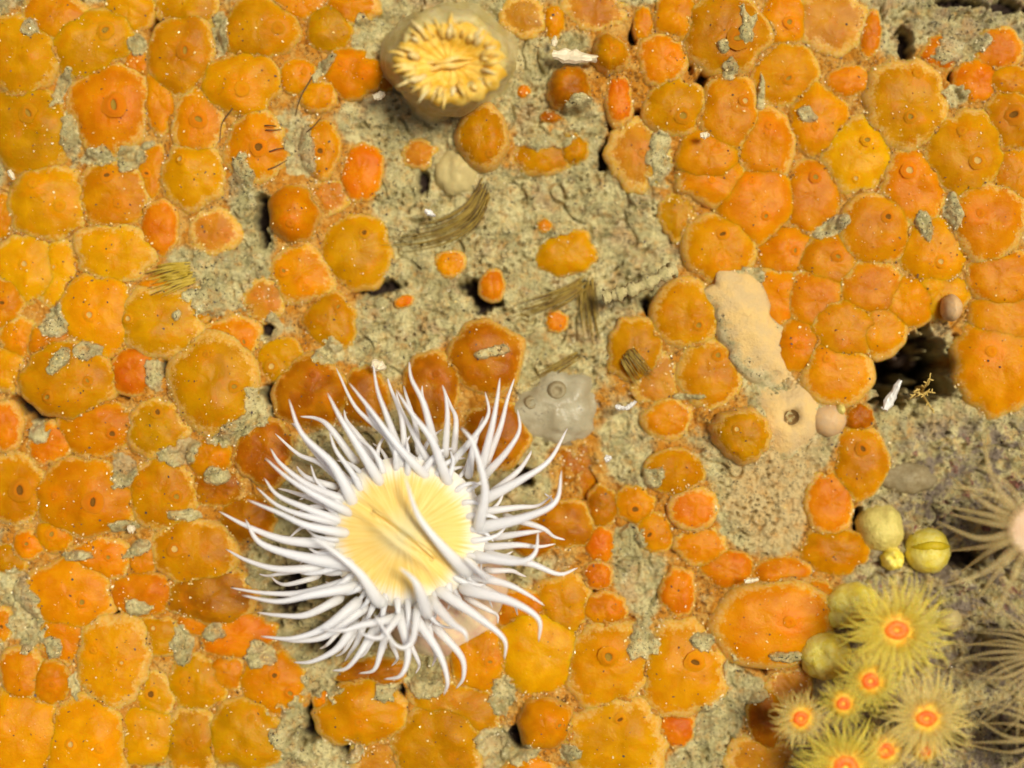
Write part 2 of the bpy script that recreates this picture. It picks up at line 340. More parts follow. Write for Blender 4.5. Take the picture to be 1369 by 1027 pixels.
# x, y, rx, ry, tilt, colour, siphons [(x, y, r, kind)]  kind: d dark, p pale, o olive, f faint (closed)
Q = [
 (25,72,42,50,0,'A',[]),(70,20,40,32,0,'O',[]),(120,56,50,40,20,'A',[(141,41,13,'o')]),(172,12,30,26,0,'G',[]),(241,72,42,47,0,'A',[(248,68,13,'o')]),
 (250,8,42,28,0,'A',[]),(183,84,20,18,0,'R',[]),(145,142,50,54,0,'O',[(153,141,18,'o')]),(38,170,53,53,0,'A',[(39,152,14,'o')]),(6,132,11,10,0,'R',[]),
 (213,133,20,40,0,'O',[]),(264,163,32,44,0,'O',[(266,160,13,'o')]),(201,230,19,37,0,'O',[(196,232,6,'d')]),(257,234,40,39,0,'G',[(241,213,8,'p')]),
 (63,272,51,45,0,'G',[(80,275,14,'f'),(45,245,12,'f')]),(152,262,44,43,0,'A',[(144,235,8,'d'),(158,272,10,'f')]),(213,305,22,34,0,'R',[]),(153,338,49,37,0,'G',[(147,328,10,'f')]),
 (2,288,20,27,0,'O',[]),(35,358,39,41,0,'G',[(33,353,9,'p')]),(78,368,29,43,0,'G',[(72,357,5,'p')]),(4,405,23,31,0,'O',[(3,405,7,'d')]),
 (130,420,47,46,0,'G',[(120,421,10,'p')]),(214,430,53,43,-5,'A',[(171,426,8,'p')]),(206,386,22,13,0,'R',[]),(263,408,27,22,0,'O',[]),(286,310,30,28,0,'K',[(303,314,7,'f')]),
 (25,452,27,25,0,'O',[(24,452,7,'f')]),(67,458,28,27,0,'O',[]),(8,492,25,27,0,'G',[]),(88,508,54,45,0,'A',[(64,531,10,'o'),(117,509,8,'o')]),(176,496,26,31,-20,'R',[]),
 (127,570,47,37,0,'O',[(150,580,8,'d'),(104,551,8,'f')]),(66,593,27,25,0,'R',[]),(4,570,22,31,0,'R',[]),(284,513,54,58,0,'A',[(275,474,9,'f'),(313,517,9,'o')]),
 (210,573,36,36,0,'A',[(211,551,8,'d')]),(308,458,35,31,20,'O',[(326,457,8,'o')]),(353,401,28,28,0,'K',[(363,408,7,'f'),(343,393,7,'f')]),(442,430,32,37,0,'A',[(452,410,8,'o')]),
 (375,482,31,29,0,'A',[(363,490,10,'p')]),(415,526,49,46,0,'B',[(418,501,8,'f')]),(352,605,37,43,0,'B',[]),(280,612,27,23,0,'O',[(293,614,7,'f')]),(487,532,31,38,0,'B',[]),
 (577,520,35,50,0,'B',[(583,500,9,'f')]),(650,478,45,48,0,'B',[]),(662,582,41,46,0,'B',[]),(18,655,41,41,0,'A',[(29,655,14,'d')]),(112,667,60,47,-5,'O',[(126,671,13,'d'),(73,662,9,'f')]),
 (215,660,42,44,0,'A',[(236,664,9,'o'),(186,647,8,'f')]),(290,650,30,27,0,'B',[]),(37,729,19,19,0,'O',[(36,727,7,'o')]),(72,715,23,23,0,'O',[(70,714,9,'o')]),(135,748,35,27,0,'O',[(145,745,7,'o'),(112,745,6,'f')]),
 (190,748,19,20,0,'R',[]),(90,795,53,44,-15,'O',[(110,805,9,'o')]),(188,795,38,27,0,'R',[]),(258,738,53,39,0,'A',[(234,734,11,'p')]),(282,797,52,35,0,'B',[]),(7,748,24,17,0,'A',[]),
 (2,836,13,21,0,'O',[(2,838,6,'d')]),(88,850,35,36,0,'O',[]),(149,884,47,53,0,'G',[(124,870,9,'f'),(163,886,6,'p')]),(205,852,31,26,0,'A',[(205,840,7,'p')]),(28,902,28,33,0,'O',[]),
 (66,914,23,27,0,'O',[(70,915,7,'f')]),(203,930,27,31,0,'G',[(202,928,9,'d')]),(262,915,37,37,0,'A',[(245,912,9,'f'),(284,924,9,'f')]),(20,985,54,57,0,'G',[]),
 (112,1000,54,60,0,'G',[(95,995,9,'p'),(135,1000,12,'f')]),(190,985,40,37,0,'G',[]),(255,990,37,42,0,'A',[(254,992,10,'f')]),(262,832,26,15,0,'R',[]),(318,850,43,27,8,'R',[]),
 (364,915,37,39,0,'O',[(367,903,7,'d'),(388,927,9,'o')]),(327,985,43,43,0,'A',[(335,960,9,'f')]),(482,956,52,39,0,'A',[(480,965,10,'f')]),(436,939,17,18,0,'O',[(436,938,8,'f')]),(512,1018,42,30,0,'K',[]),
 (498,902,42,20,0,'B',[]),(608,950,55,36,-15,'A',[]),(585,1000,56,50,-10,'A',[]),(640,882,33,40,0,'O',[(655,885,8,'o')]),(722,872,52,50,0,'G',[]),(728,970,37,36,0,'O',[(748,970,7,'o')]),
 (706,1030,32,20,0,'O',[]),(812,890,51,53,0,'G',[(813,877,15,'o')]),(912,898,52,58,0,'G',[(929,885,13,'d')]),(824,990,60,50,0,'G',[(829,962,8,'d')]),(903,976,24,21,0,'R',[]),
 (808,815,29,23,0,'O',[(822,812,8,'f')]),(907,792,23,31,0,'R',[]),(1036,836,78,55,5,'O',[(1055,832,14,'f')]),(903,632,39,29,0,'A',[]),(928,681,33,27,0,'R',[]),(849,675,25,25,0,'O',[(849,681,9,'d')]),
 (876,712,26,25,0,'O',[(868,715,8,'d')]),(806,678,20,27,0,'B',[]),(802,728,19,23,0,'R',[]),(800,770,19,19,0,'R',[]),(938,730,35,27,0,'O',[]),(972,760,34,25,0,'R',[(985,745,6,'f')]),
 (753,810,37,43,0,'A',[]),(755,702,37,33,0,'B',[]),(772,622,33,48,0,'B',[]),(801,538,19,28,0,'B',[]),(893,560,33,27,20,'O',[]),(994,582,41,36,-25,'A',[(985,574,8,'p')]),
 (850,466,37,39,0,'A',[]),(918,420,43,46,0,'A',[(934,435,9,'o')]),(950,500,38,43,0,'A',[(960,475,9,'o')]),(880,508,32,38,0,'K',[]),(908,288,25,33,0,'A',[(915,300,6,'f')]),
 (965,331,44,44,0,'G',[(966,313,9,'d'),(965,352,10,'f')]),(1012,270,47,47,0,'O',[(1024,289,7,'o'),(1005,242,9,'f')]),(955,238,43,31,0,'O',[(952,240,9,'f')]),(1085,262,37,47,0,'O',[(1090,237,9,'o')]),
 (1055,340,37,35,0,'O',[(1063,335,8,'o')]),(1042,398,42,36,0,'O',[(1062,420,11,'f')]),(1092,402,42,42,0,'O',[]),(1112,352,39,37,0,'O',[(1120,343,9,'o')]),(905,18,28,32,0,'O',[]),
 (971,43,49,49,0,'A',[(987,52,17,'o')]),(1048,24,29,33,0,'O',[(1055,30,9,'o')]),(886,78,33,33,0,'O',[(900,73,8,'f')]),(903,142,39,37,0,'A',[(913,155,12,'o')]),(976,150,35,47,0,'O',[(996,135,9,'p')]),
 (1050,97,41,37,0,'A',[(1054,105,10,'o')]),(1095,160,35,43,0,'O',[(1090,170,10,'f')]),(1022,192,39,43,0,'O',[(1028,168,9,'f')]),(948,208,36,33,0,'O',[(960,195,8,'f')]),(817,70,25,29,0,'A',[(824,65,6,'f')]),
 (762,116,31,31,0,'B',[]),(828,132,18,35,0,'R',[]),(855,205,39,47,0,'K',[(858,205,10,'f')]),(861,32,14,22,0,'O',[]),(645,182,35,45,-10,'A',[(655,205,11,'f')]),(724,208,38,25,0,'A',[]),(768,199,18,20,0,'A',[(768,198,8,'f')]),
 (560,205,22,20,0,'K',[]),(737,155,15,8,0,'B',[]),(700,122,9,9,0,'R',[]),(757,338,37,30,0,'A',[]),(728,302,10,10,0,'O',[]),(602,352,20,18,0,'O',[]),(658,382,17,21,0,'R',[]),(540,403,13,8,20,'R',[]),
 (744,430,15,15,0,'R',[]),(390,284,35,39,0,'O',[(388,299,10,'f')]),(476,336,45,48,0,'A',[(487,311,7,'d')]),(402,367,41,39,0,'O',[(379,362,8,'o'),(410,385,9,'f')]),(484,230,26,38,-10,'R',[]),(440,262,28,24,0,'K',[]),
 (428,198,25,37,0,'O',[(428,202,8,'d')]),(342,196,43,47,0,'O',[(346,197,11,'d')]),(398,102,24,24,0,'O',[(407,96,8,'f')]),(470,97,38,32,0,'O',[(456,85,8,'f'),(490,98,7,'f')]),(425,128,24,22,0,'O',[]),(515,100,22,18,0,'B',[]),
 (322,112,45,39,0,'G',[(325,120,17,'f')]),(345,38,49,40,0,'A',[(372,38,15,'f')]),(440,38,31,29,0,'A',[]),(400,4,42,20,0,'O',[]),(470,10,36,22,0,'O',[]),
 (700,22,30,26,0,'K',[]),(741,28,15,21,0,'O',[]),(796,14,42,25,0,'K',[]),(1110,28,47,38,0,'K',[]),(1165,46,12,29,-8,'R',[]),(1137,108,27,19,0,'R',[]),(1214,140,50,55,10,'A',[(1216,157,9,'o'),(1228,98,12,'f')]),
 (1260,70,25,21,0,'R',[(1271,68,5,'p')]),(1336,65,28,28,0,'R',[]),(1308,107,27,25,0,'R',[]),(1356,160,36,36,0,'A',[(1354,154,13,'d')]),(1352,110,28,22,0,'O',[]),(1292,205,49,53,0,'A',[(1285,175,11,'f'),(1306,215,12,'p')]),
 (1150,206,45,47,0,'G',[(1158,188,9,'o'),(1145,238,7,'p')]),(1222,250,37,49,0,'O',[(1215,228,12,'p')]),(1172,307,43,45,0,'O',[(1187,290,8,'d')]),(1250,336,43,43,0,'G',[(1257,350,9,'p')]),
 (1322,295,48,48,0,'O',[(1310,285,11,'f')]),(1358,235,28,32,0,'O',[]),(1166,386,42,36,0,'O',[]),(1212,402,36,32,0,'O',[]),(1256,390,40,32,0,'G',[]),(1340,372,42,37,0,'O',[]),
 (1336,484,52,58,0,'O',[(1325,470,13,'f')]),(1345,425,42,40,0,'O',[]),(1130,442,46,42,0,'O',[]),(1120,498,42,40,0,'O',[(1105,480,9,'f')]),(1070,463,34,34,0,'O',[(1068,462,10,'f')]),(1175,440,34,34,0,'O',[]),
 (1150,558,18,18,0,'B',[]),(1152,618,34,48,0,'A',[(1153,600,9,'d')]),(1110,672,31,43,0,'R',[]),(1118,738,42,30,0,'A',[]),(1045,770,36,25,0,'R',[]),(1094,806,30,31,0,'O',[]),
 (1024,962,21,36,0,'B',[]),(1056,922,29,30,0,'K',[]),(1018,1015,42,28,0,'K',[]),(715,722,28,22,0,'B',[]),(700,818,38,30,0,'O',[]),(330,692,32,30,0,'B',[]),(300,900,26,22,0,'O',[]),
]
# silt lying over the animals: x, y, rx, ry, tilt
PATCH = [(75,112,10,28,-20),(35,34,11,14,0),(86,180,12,36,0),(122,204,22,14,0),(168,208,22,18,0),(190,190,11,6,25),(178,55,12,18,0),(290,40,12,32,0),(320,245,18,38,0),(398,190,22,42,0),(385,155,18,15,0),
 (430,85,9,24,-35),(485,42,17,28,0),(67,430,18,22,0),(78,480,11,25,-35),(112,470,20,13,0),(202,500,13,24,0),(285,398,36,24,0),(360,445,22,9,35),(345,542,20,26,0),(310,577,34,16,30),(160,630,20,22,0),(287,640,18,14,0),
 (30,835,25,34,0),(66,870,13,17,0),(95,920,8,20,0),(178,815,19,12,0),(237,866,14,27,0),(281,850,15,13,0),(390,985,30,42,0),(430,918,32,24,0),(565,915,27,23,0),(672,935,18,25,0),(655,995,26,18,20),(690,1012,30,16,0),
 (762,1012,16,14,0),(860,860,20,30,0),(658,470,23,8,14),(776,142,23,17,0),(730,182,40,13,0),(884,208,17,38,0),(925,531,22,5,0),(967,62,8,11,0),(978,90,13,15,0),(1084,150,15,10,-20),(1283,125,18,17,0),(738,310,28,8,20),
 (1290,55,40,24,20),(235,610,25,14,0),(245,690,22,8,0),(95,745,26,7,0),(10,790,22,26,0),(250,600,18,14,0),(360,430,10,14,0),(330,350,26,30,0),(440,470,24,18,0),(180,735,20,10,30),(160,705,22,8,0),(345,880,20,20,0),
 (985,900,14,26,0),(960,970,30,30,0),(940,860,20,14,0),(840,740,22,40,-10),(870,640,20,16,0),(990,690,30,24,0),(1000,30,12,30,0),(1020,120,8,26,0),(1000,370,30,14,20),(1240,300,10,22,10),(1120,300,26,12,25),(1277,280,12,26,0),
 (45,575,16,18,0),(30,800,20,10,0),(235,420,8,8,0),(520,930,22,14,0),(455,1010,28,20,0),(345,780,18,10,0),(1010,930,20,18,0),(1060,880,30,8,0),(1200,470,10,10,0)]
# holes in the crust, some dug and darkened where squirts and anemone cast shadow: x, y, rx, ry, tilt, depth
PITS = [(42,546,34,12,-32,70),(70,562,18,8,-15,60),(205,33,9,15,20,60),(190,468,30,7,-14,60),(148,480,7,9,0,60),(157,521,13,6,-38,60),(273,440,8,13,-25,60),(222,492,5,13,0,60),(337,492,8,11,0,60),(366,530,13,24,0,70),
 (350,292,10,32,0,70),(500,385,34,10,10,45),(640,397,28,14,-35,70),(812,205,9,36,-15,60),(870,418,8,22,25,70),(1007,118,5,28,-8,60),(922,70,5,22,0,60),(936,115,9,22,-30,60),(1213,60,10,20,15,60),(1278,102,9,9,0,60),(1350,8,24,10,0,50),(1285,2,30,6,0,50),
 (1213,490,50,34,38,170),(1182,462,20,9,-35,120),(1240,440,8,20,10,120),(1248,496,30,32,0,170),(1190,525,20,18,30,110),(790,655,9,34,10,80),(793,795,9,9,0,60),(1005,888,30,7,-12,70),(966,872,8,8,0,50),(893,946,32,6,-18,60),
 (783,929,14,12,-40,60),(420,962,14,30,-15,80),(455,994,18,8,-20,60),(456,909,10,8,0,60),(536,962,8,40,0,70),(548,1020,14,14,0,60),(149,818,14,14,0,60),(119,929,13,4,-12,50),(215,764,8,9,-40,50),(185,691,13,7,-35,50),
 (690,985,10,14,0,50),(1151,700,8,22,0,60),(1296,750,20,14,0,80),(1275,990,14,10,0,60),(700,640,16,14,0,60),(385,800,24,30,0,50),(430,860,22,18,0,50),(60,60,5,24,-35,40),(945,10,6,20,-40,40),(1000,15,6,10,0,40),(355,440,7,7,0,40),  # first pit stands in for a squirt's cast shadow
 (855,155,6,12,0,50),(848,45,6,16,0,50),(1345,80,16,10,-30,60),(565,240,8,16,0,40),(1085,8,8,12,0,40),(1040,415,9,9,-30,40),(957,275,6,6,0,40)]
# ground as coarse debris: lower right
def debris(px, py):
    a = sstep(1150, 1260, px + 0.30 * (py - 600)) * sstep(540, 590, py)
    b = sstep(1180, 1300, px - 0.9 * (py - 40)) * sstep(90, 30, py) * .5
    return np.clip(a + b, 0, 1)

def base(x, y):
    """rock under everything (plane coordinates)"""
    px, py = x + CX, CY - y
    z = 14 * perlin(x / 330, y / 330, 3) + 7 * perlin(x / 130, y / 130, 5)
    z = z - 12 * np.exp(-((px - 700 - (py - 300) * .2) / 190.0) ** 2 - ((py - 330) / 260.0) ** 2)
    return z

class Squirt: pass
SQ = []
for i, (px, py, rx, ry, tilt, colr, sip) in enumerate(Q):
    s = Squirt(); rr = random.Random(1000 + i)
    x0, y0, _ = P(px, py, 0)
    s.g = float(base(x0, y0))
    s.h = max(11, min(rx, ry) * rr.uniform(.72, 1.0)) if min(rx, ry) < 24 else min(rx, ry) * rr.uniform(.52, .72)
    s.h = min(s.h * .95, 29)
    if (px, py) in ((645,182),(390,284),(728,970),(994,582),(762,116),(817,70)): s.h = 44
    if colr == 'K': s.h *= .7
    if (px, py) in ((772,622),(801,538)): s.g -= 22
    zt = s.g + s.h * .7
    grow = 1.24 if (px < 340 or (px > 930 and py < 540) or py > 840) else 1.14
    if (px, py) in ((645,182),(390,284),(728,970),(994,582),(762,116),(817,70)): grow = 1.06
    s.x, s.y, _ = P(px, py, zt); k = (CAM_Z - zt) / CAM_Z
    s.rx, s.ry, s.a = rx * k * grow, ry * k * grow, R(tilt)
    s.px, s.py, s.c, s.sip = px, py, colr, sip
    s.har = [(n, rr.uniform(-.06, .06) * (1.2 if n < 4 else .7), rr.uniform(0, 6.28)) for n in (2, 3, 4, 5, 7, 11)]
    s.p, s.q = rr.uniform(2.6, 4.2), rr.uniform(.50, .66)
    s.mounds = []
    for (sx, sy, sr, kd) in sip:
        mx, my, _ = P(sx, sy, s.g + s.h)
        s.mounds.append((mx, my, sr * 1.5, sr * rr.uniform(.04, .14)))
    if rr.random() < .45 and rx > 26:      # a rounded swelling of the body wall
        an = rr.uniform(0, 6.28); s.mounds.append((s.x + .5 * rx * math.cos(an), s.y + .5 * ry * math.sin(an), rx * .4, rx * .12))
    s.i = i; SQ.append(s)

def body(s, X, Y, edge=False):
    """height of a squirt's skin over plane points; nan outside"""
    dx, dy = X - s.x, Y - s.y; ca, sa = math.cos(s.a), math.sin(s.a)
    u = (dx * ca + dy * sa) / s.rx; v = (-dx * sa + dy * ca) / s.ry
    r = np.hypot(u, v); th = np.arctan2(v, u)
    Rr = 1.0
    for n, a, ph in s.har: Rr = Rr + a * np.cos(n * th + ph)
    q = r / Rr
    prof = np.clip(1 - np.minimum(q, 1) ** s.p, 0, 1) ** s.q
    z = s.g + s.h * prof
    for mx, my, mr, mh in s.mounds: z = z + mh * np.exp(-((X - mx) ** 2 + (Y - my) ** 2) / mr ** 2) * np.minimum(1, prof * 2)
    z = z + (1.6 * perlin(X / 18, Y / 18, 11) + .9 * perlin(X / 6, Y / 6, 12)) * np.minimum(1, prof * 1.5)
    return z, q

# ---------------------------------------------------------------- ground sheet
def axis(lo, hi, step, far):
    a = np.arange(lo, hi + .1, step); d = step; e = [a[-1]]
    while e[-1] < far: d *= 1.35; e.append(e[-1] + d)
    d = step; b = [a[0]]
    while b[-1] > -far: d *= 1.35; b.append(b[-1] - d)
    return np.concatenate([np.array(b[1:][::-1]), a, np.array(e[1:])])
gx = axis(-730, 730, 1.6, 9000); gy = axis(-560, 560, 1.6, 9000)
GX, GY = np.meshgrid(gx, gy)
GPX, GPY = GX + CX, CY - GY
Z0 = base(GX, GY)
DEB = debris(GPX, GPY)
HT = np.full(GX.shape, -1e3); COV = np.zeros(GX.shape)
for s in SQ:
    m = 1.5 * max(s.rx, s.ry)
    i0, i1 = np.searchsorted(gx, [s.x - m, s.x + m]); j0, j1 = np.searchsorted(gy, [s.y - m, s.y + m])
    if i1 <= i0 or j1 <= j0: continue
    z, q = body(s, GX[j0:j1, i0:i1], GY[j0:j1, i0:i1])
    HT[j0:j1, i0:i1] = np.maximum(HT[j0:j1, i0:i1], np.where(q < 1, z, -1e3))
    COV[j0:j1, i0:i1] = np.maximum(COV[j0:j1, i0:i1], 1 - sstep(.95, 1.45, q))
def blur(a, n):
    for ax in (0, 1):
        for _ in range(2):
            c = np.cumsum(np.concatenate([np.repeat(np.take(a, [0], ax), n + 1, ax), a, np.repeat(np.take(a, [-1], ax), n, ax)], ax), axis=ax)
            L = c.shape[ax]
            a = (np.take(c, range(2 * n + 1, L), ax) - np.take(c, range(0, L - 2 * n - 1), ax)) / (2 * n + 1)
    return a
ins = (HT > -500)
rise = np.where(ins, np.maximum(HT - Z0, 0), 0)
dens = blur(ins.astype(float), 14); mrise = blur(rise, 14)
fine = 4.2 * perlin(GX / 15, GY / 15, 21) + 3.4 * np.abs(perlin(GX / 9, GY / 9, 22)) + 2.4 * perlin(GX / 5.2, GY / 5.2, 28) + 1.9 * perlin(GX / 3.3, GY / 3.3, 23)
clump = 8 * np.abs(perlin(GX / 38, GY / 38, 24)) + 5 * perlin(GX / 24, GY / 24, 25)
wob = perlin(GX / 21, GY / 21, 26) + .6 * perlin(GX / 8, GY / 8, 27)
inframe = (np.abs(GX) < 760) & (np.abs(GY) < 590)
SZ = Z0 + .56 * mrise - 4 * dens + fine * np.where(inframe, 1, .3) + clump * (1 - .5 * dens) + DEB * (7 * perlin(GX / 19, GY / 19, 31) + 6 * np.abs(perlin(GX / 10, GY / 10, 32)))
# tiny sunken cracks
crk = sstep(.34, .50, perlin(GX / 8.0, GY / 5.6, 35)) * sstep(-.05, .25, perlin(GX / 46, GY / 46, 36))
crk = np.maximum(crk, sstep(.09, .02, np.abs(perlin(GX / 34, GY / 34, 37))) * sstep(.05, .3, perlin(GX / 45, GY / 45, 38)))
SZ = SZ - crk * 14 * (1 - .6 * dens)
# silt and crust gathered in the furrows where animals press together, with ragged edges
val = blur(rise, 4) - rise
rag = perlin(GX / 17, GY / 17, 51) + .7 * perlin(GX / 7, GY / 7, 52)
SEAM = sstep(.6, 2.6, val) * sstep(-.30, .15, rag) * ins
SZ = np.where(SEAM > .1, np.maximum(SZ, HT - 3 + 5.5 * SEAM + .55 * fine), SZ)
PM = np.zeros(GX.shape)
for (x, y, rx, ry, tl) in PATCH:
    cx, cy, _ = P(x, y, 38); m = 1.6 * max(rx, ry)
    i0, i1 = np.searchsorted(gx, [cx - m, cx + m]); j0, j1 = np.searchsorted(gy, [cy - m, cy + m])
    if i1 <= i0 or j1 <= j0: continue
    dx, dy = GX[j0:j1, i0:i1] - cx, GY[j0:j1, i0:i1] - cy; a = R(tl); ca, sa = math.cos(a), math.sin(a)
    r = np.hypot((dx * ca + dy * sa) / rx, (-dx * sa + dy * ca) / ry)
    PM[j0:j1, i0:i1] = np.maximum(PM[j0:j1, i0:i1], sstep(1.25, .70, r + .34 * wob[j0:j1, i0:i1]))
# scattered dabs of silt on the animals
dab = .0 * sstep(.74, .84, perlin(GX / 26, GY / 26, 41) + .30 * wob) * ins
PM = np.maximum(PM, dab)
over = np.where(ins, HT - 7 + 12 * PM + .75 * fine, SZ + 2 * PM)
SZ = np.where(PM > .05, np.maximum(SZ, over), SZ)
PITSHADE = np.zeros(GX.shape)  # mask of the shade painted into the pits
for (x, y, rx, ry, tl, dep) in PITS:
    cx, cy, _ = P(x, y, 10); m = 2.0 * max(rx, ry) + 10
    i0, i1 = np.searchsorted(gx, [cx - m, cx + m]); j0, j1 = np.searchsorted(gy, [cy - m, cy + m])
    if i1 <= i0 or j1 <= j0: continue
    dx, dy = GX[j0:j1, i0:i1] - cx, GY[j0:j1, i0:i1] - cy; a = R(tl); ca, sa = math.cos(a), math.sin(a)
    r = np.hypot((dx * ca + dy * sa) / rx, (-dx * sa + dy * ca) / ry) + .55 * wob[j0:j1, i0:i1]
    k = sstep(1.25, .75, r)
    SZ[j0:j1, i0:i1] -= k * (dep if dep > 100 else dep * .6); PITSHADE[j0:j1, i0:i1] = np.maximum(PITSHADE[j0:j1, i0:i1], sstep(1.0, .75, r))
ny, nx = GX.shape
vid = np.arange(nx * ny).reshape(ny, nx)
quads = np.stack([vid[:-1, :-1], vid[:-1, 1:], vid[1:, 1:], vid[1:, :-1]], -1).reshape(-1, 4)
gm = bpy.data.meshes.new('seabed_rock')
gm.vertices.add(nx * ny); gm.loops.add(quads.size); gm.polygons.add(len(quads))
gm.vertices.foreach_set('co', (np.stack([GX, GY, SZ], -1).reshape(-1, 3) * S).astype(np.float32).ravel())
gm.loops.foreach_set('vertex_index', quads.ravel().astype(np.int32))
gm.polygons.foreach_set('loop_start', np.arange(0, quads.size, 4, dtype=np.int32))
gm.polygons.foreach_set('use_smooth', np.ones(len(quads), dtype=bool))
crust = np.clip(dens * 1.9 - .85, 0, 1) * (1 - sstep(.25, .6, PM)) * (1 - .45 * SEAM)
for nme, arr in (('crust', crust), ('debris', DEB), ('pitshade', PITSHADE), ('peach', np.exp(-((GPX - 1040) / 75) ** 2 - ((GPY - 655) / 95) ** 2))):
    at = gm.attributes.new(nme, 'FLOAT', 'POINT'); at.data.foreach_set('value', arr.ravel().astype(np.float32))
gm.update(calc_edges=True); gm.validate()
gm.materials.append(M['ground'])
ground = bpy.data.objects.new('seabed_rock', gm); C.objects.link(ground); ground['kind'] = 'structure'
TOP = np.maximum(SZ, HT)
def top(x, y):
    i = min(max(int(np.searchsorted(gx, x)), 0), nx - 1); j = min(max(int(np.searchsorted(gy, y)), 0), ny - 1)
    return float(TOP[j, i])
def soil(x, y):
    i = min(max(int(np.searchsorted(gx, x)), 0), nx - 1); j = min(max(int(np.searchsorted(gy, y)), 0), ny - 1)
    return float(SZ[j, i])

# ---------------------------------------------------------------- build the squirts
NA = 44; QR = [0.0, .1, .2, .3, .4, .5, .6, .7, .78, .85, .9, .94, .97, .99, 1.0]
def siphon_mesh(kind, squash):
    # rim and funnel; unit radius
    if kind == 'f': prof = [(1.5, -.2), (1.3, -.1), (1.1, -.02), (.8, .04), (.5, .02), (.3, -.05), (.12, -.06), (.03, -.06)]
    else: prof = [(1.45, -.16), (1.25, -.05), (1.08, .05), (.92, .14), (.76, .16), (.64, .12), (.56, .02)]
    ns = 20; V = []; F = []; T = []
    for i, (r, z) in enumerate(prof):
        f = i / (len(prof) - 1); sq = 1 - (1 - squash) * f
        for k in range(ns):
            a = 6.28318 * k / ns; w = 1 + .05 * math.sin(3 * a + 1) + .03 * math.sin(7 * a)
            V.append((r * w * math.cos(a) * sq, r * w * math.sin(a), z)); T.append(f)
    for i in range(len(prof) - 1):
        for k in range(ns): F.append((i * ns + k, i * ns + (k + 1) % ns, (i + 1) * ns + (k + 1) % ns, (i + 1) * ns + k))
    if kind == 'f': F.append(tuple((len(prof) - 1) * ns + k for k in range(ns)))
    return V, F, T
def opening_mesh(squash):
    ns = 20; V = []; F = []
    prof = [(.62, .10), (.52, .02), (.34, -.03), (.12, -.05)]
    for r, z in prof:
        for k in range(ns): a = 6.28318 * k / ns; V.append((r * math.cos(a) * squash, r * math.sin(a), z))
    for i in range(len(prof) - 1):
        for k in range(ns): F.append((i * ns + k, i * ns + (k + 1) % ns, (i + 1) * ns + (k + 1) % ns, (i + 1) * ns + k))
    F.append(tuple((len(prof) - 1) * ns + k for k in range(ns)))
    return V, F
MESHES = {}
def cached(key, fn, mat, unit=True):
    if key not in MESHES:
        r = fn(); V, F = r[0], r[1]
        me = bpy.data.meshes.new(key[0]); me.from_pydata([tuple(v) for v in V], [], F)
        me.polygons.foreach_set('use_smooth', [True] * len(me.polygons))
        if len(r) > 2:
            at = me.attributes.new('t', 'FLOAT', 'POINT'); at.data.foreach_set('value', np.asarray(r[2], dtype=np.float32))
        me.materials.append(mat); MESHES[key] = me
    return MESHES[key]

LAND = [((540,705),250,'beside the white anemone'),((600,75),160,'by the closed yellow anemone'),((1215,490),150,'beside the dark crevice'),((1000,440),95,'against the cream sponge ridge'),((1060,565),110,'near the cream pored sponge'),
 ((1180,900),200,'near the orange-mouthed polyps'),((745,535),120,'near the grey translucent squirt'),((590,285),110,'near the ochre bristle tuft on silt'),((770,395),100,'near the dark bristles on silt'),((225,366),85,'beside the olive bristle tuft'),
 ((770,76),75,'beside the cream shell splinter'),((1247,738),110,'near the yellow banded shell'),((853,386),70,'beside the silt-crusted tube'),((350,190),85,'among thin dark hairs')]
CW = dict(A='amber', G='golden yellow', O='orange', R='bright vermilion', B='brownish orange', K='pinkish silt-dusted')
SPECIAL = {(645,182):'smooth amber egg-shaped sea squirt standing alone on silt below closed anemone',(994,582):'tilted amber egg-shaped sea squirt lying in silt beside cream pored sponge',(728,970):'round orange sea squirt standing free, pale silt in gaps all round',
 (1214,140):'large amber sea squirt with wide concentric rings and tiny olive siphon',(971,43):'large amber sea squirt with long pale slit siphon and smear of silt',(66,593):'bright vermilion sea squirt ball between two amber squirts with dark siphons',
 (650,478):'brownish round sea squirt with a strip of silt across its top',(390,284):'orange sea squirt casting deep shadow on silt, beside amber squirt',(145,142):'large orange sea squirt with broad oval olive siphon ring',
 (112,667):'wide orange sea squirt with one gaping dark siphon and one closed',(18,655):'amber sea squirt with widest dark round siphon',(812,890):'golden sea squirt with broad concentric siphon ring near dark gaps',
 (912,898):'tall golden sea squirt with dark-lipped siphon and dusty sides',(1036,836):'very large silt-dusted orange sea squirt beside yellow ribbed shells',(855,205):'silt-smothered round sea squirt with orange showing through',
 (762,116):'brownish sea squirt under cream shell splinter, lower half buried in silt',(817,70):'clean amber sea squirt at the end of cream shell splinter',(1322,480):'very large orange sea squirt forming edge of dark crevice'}
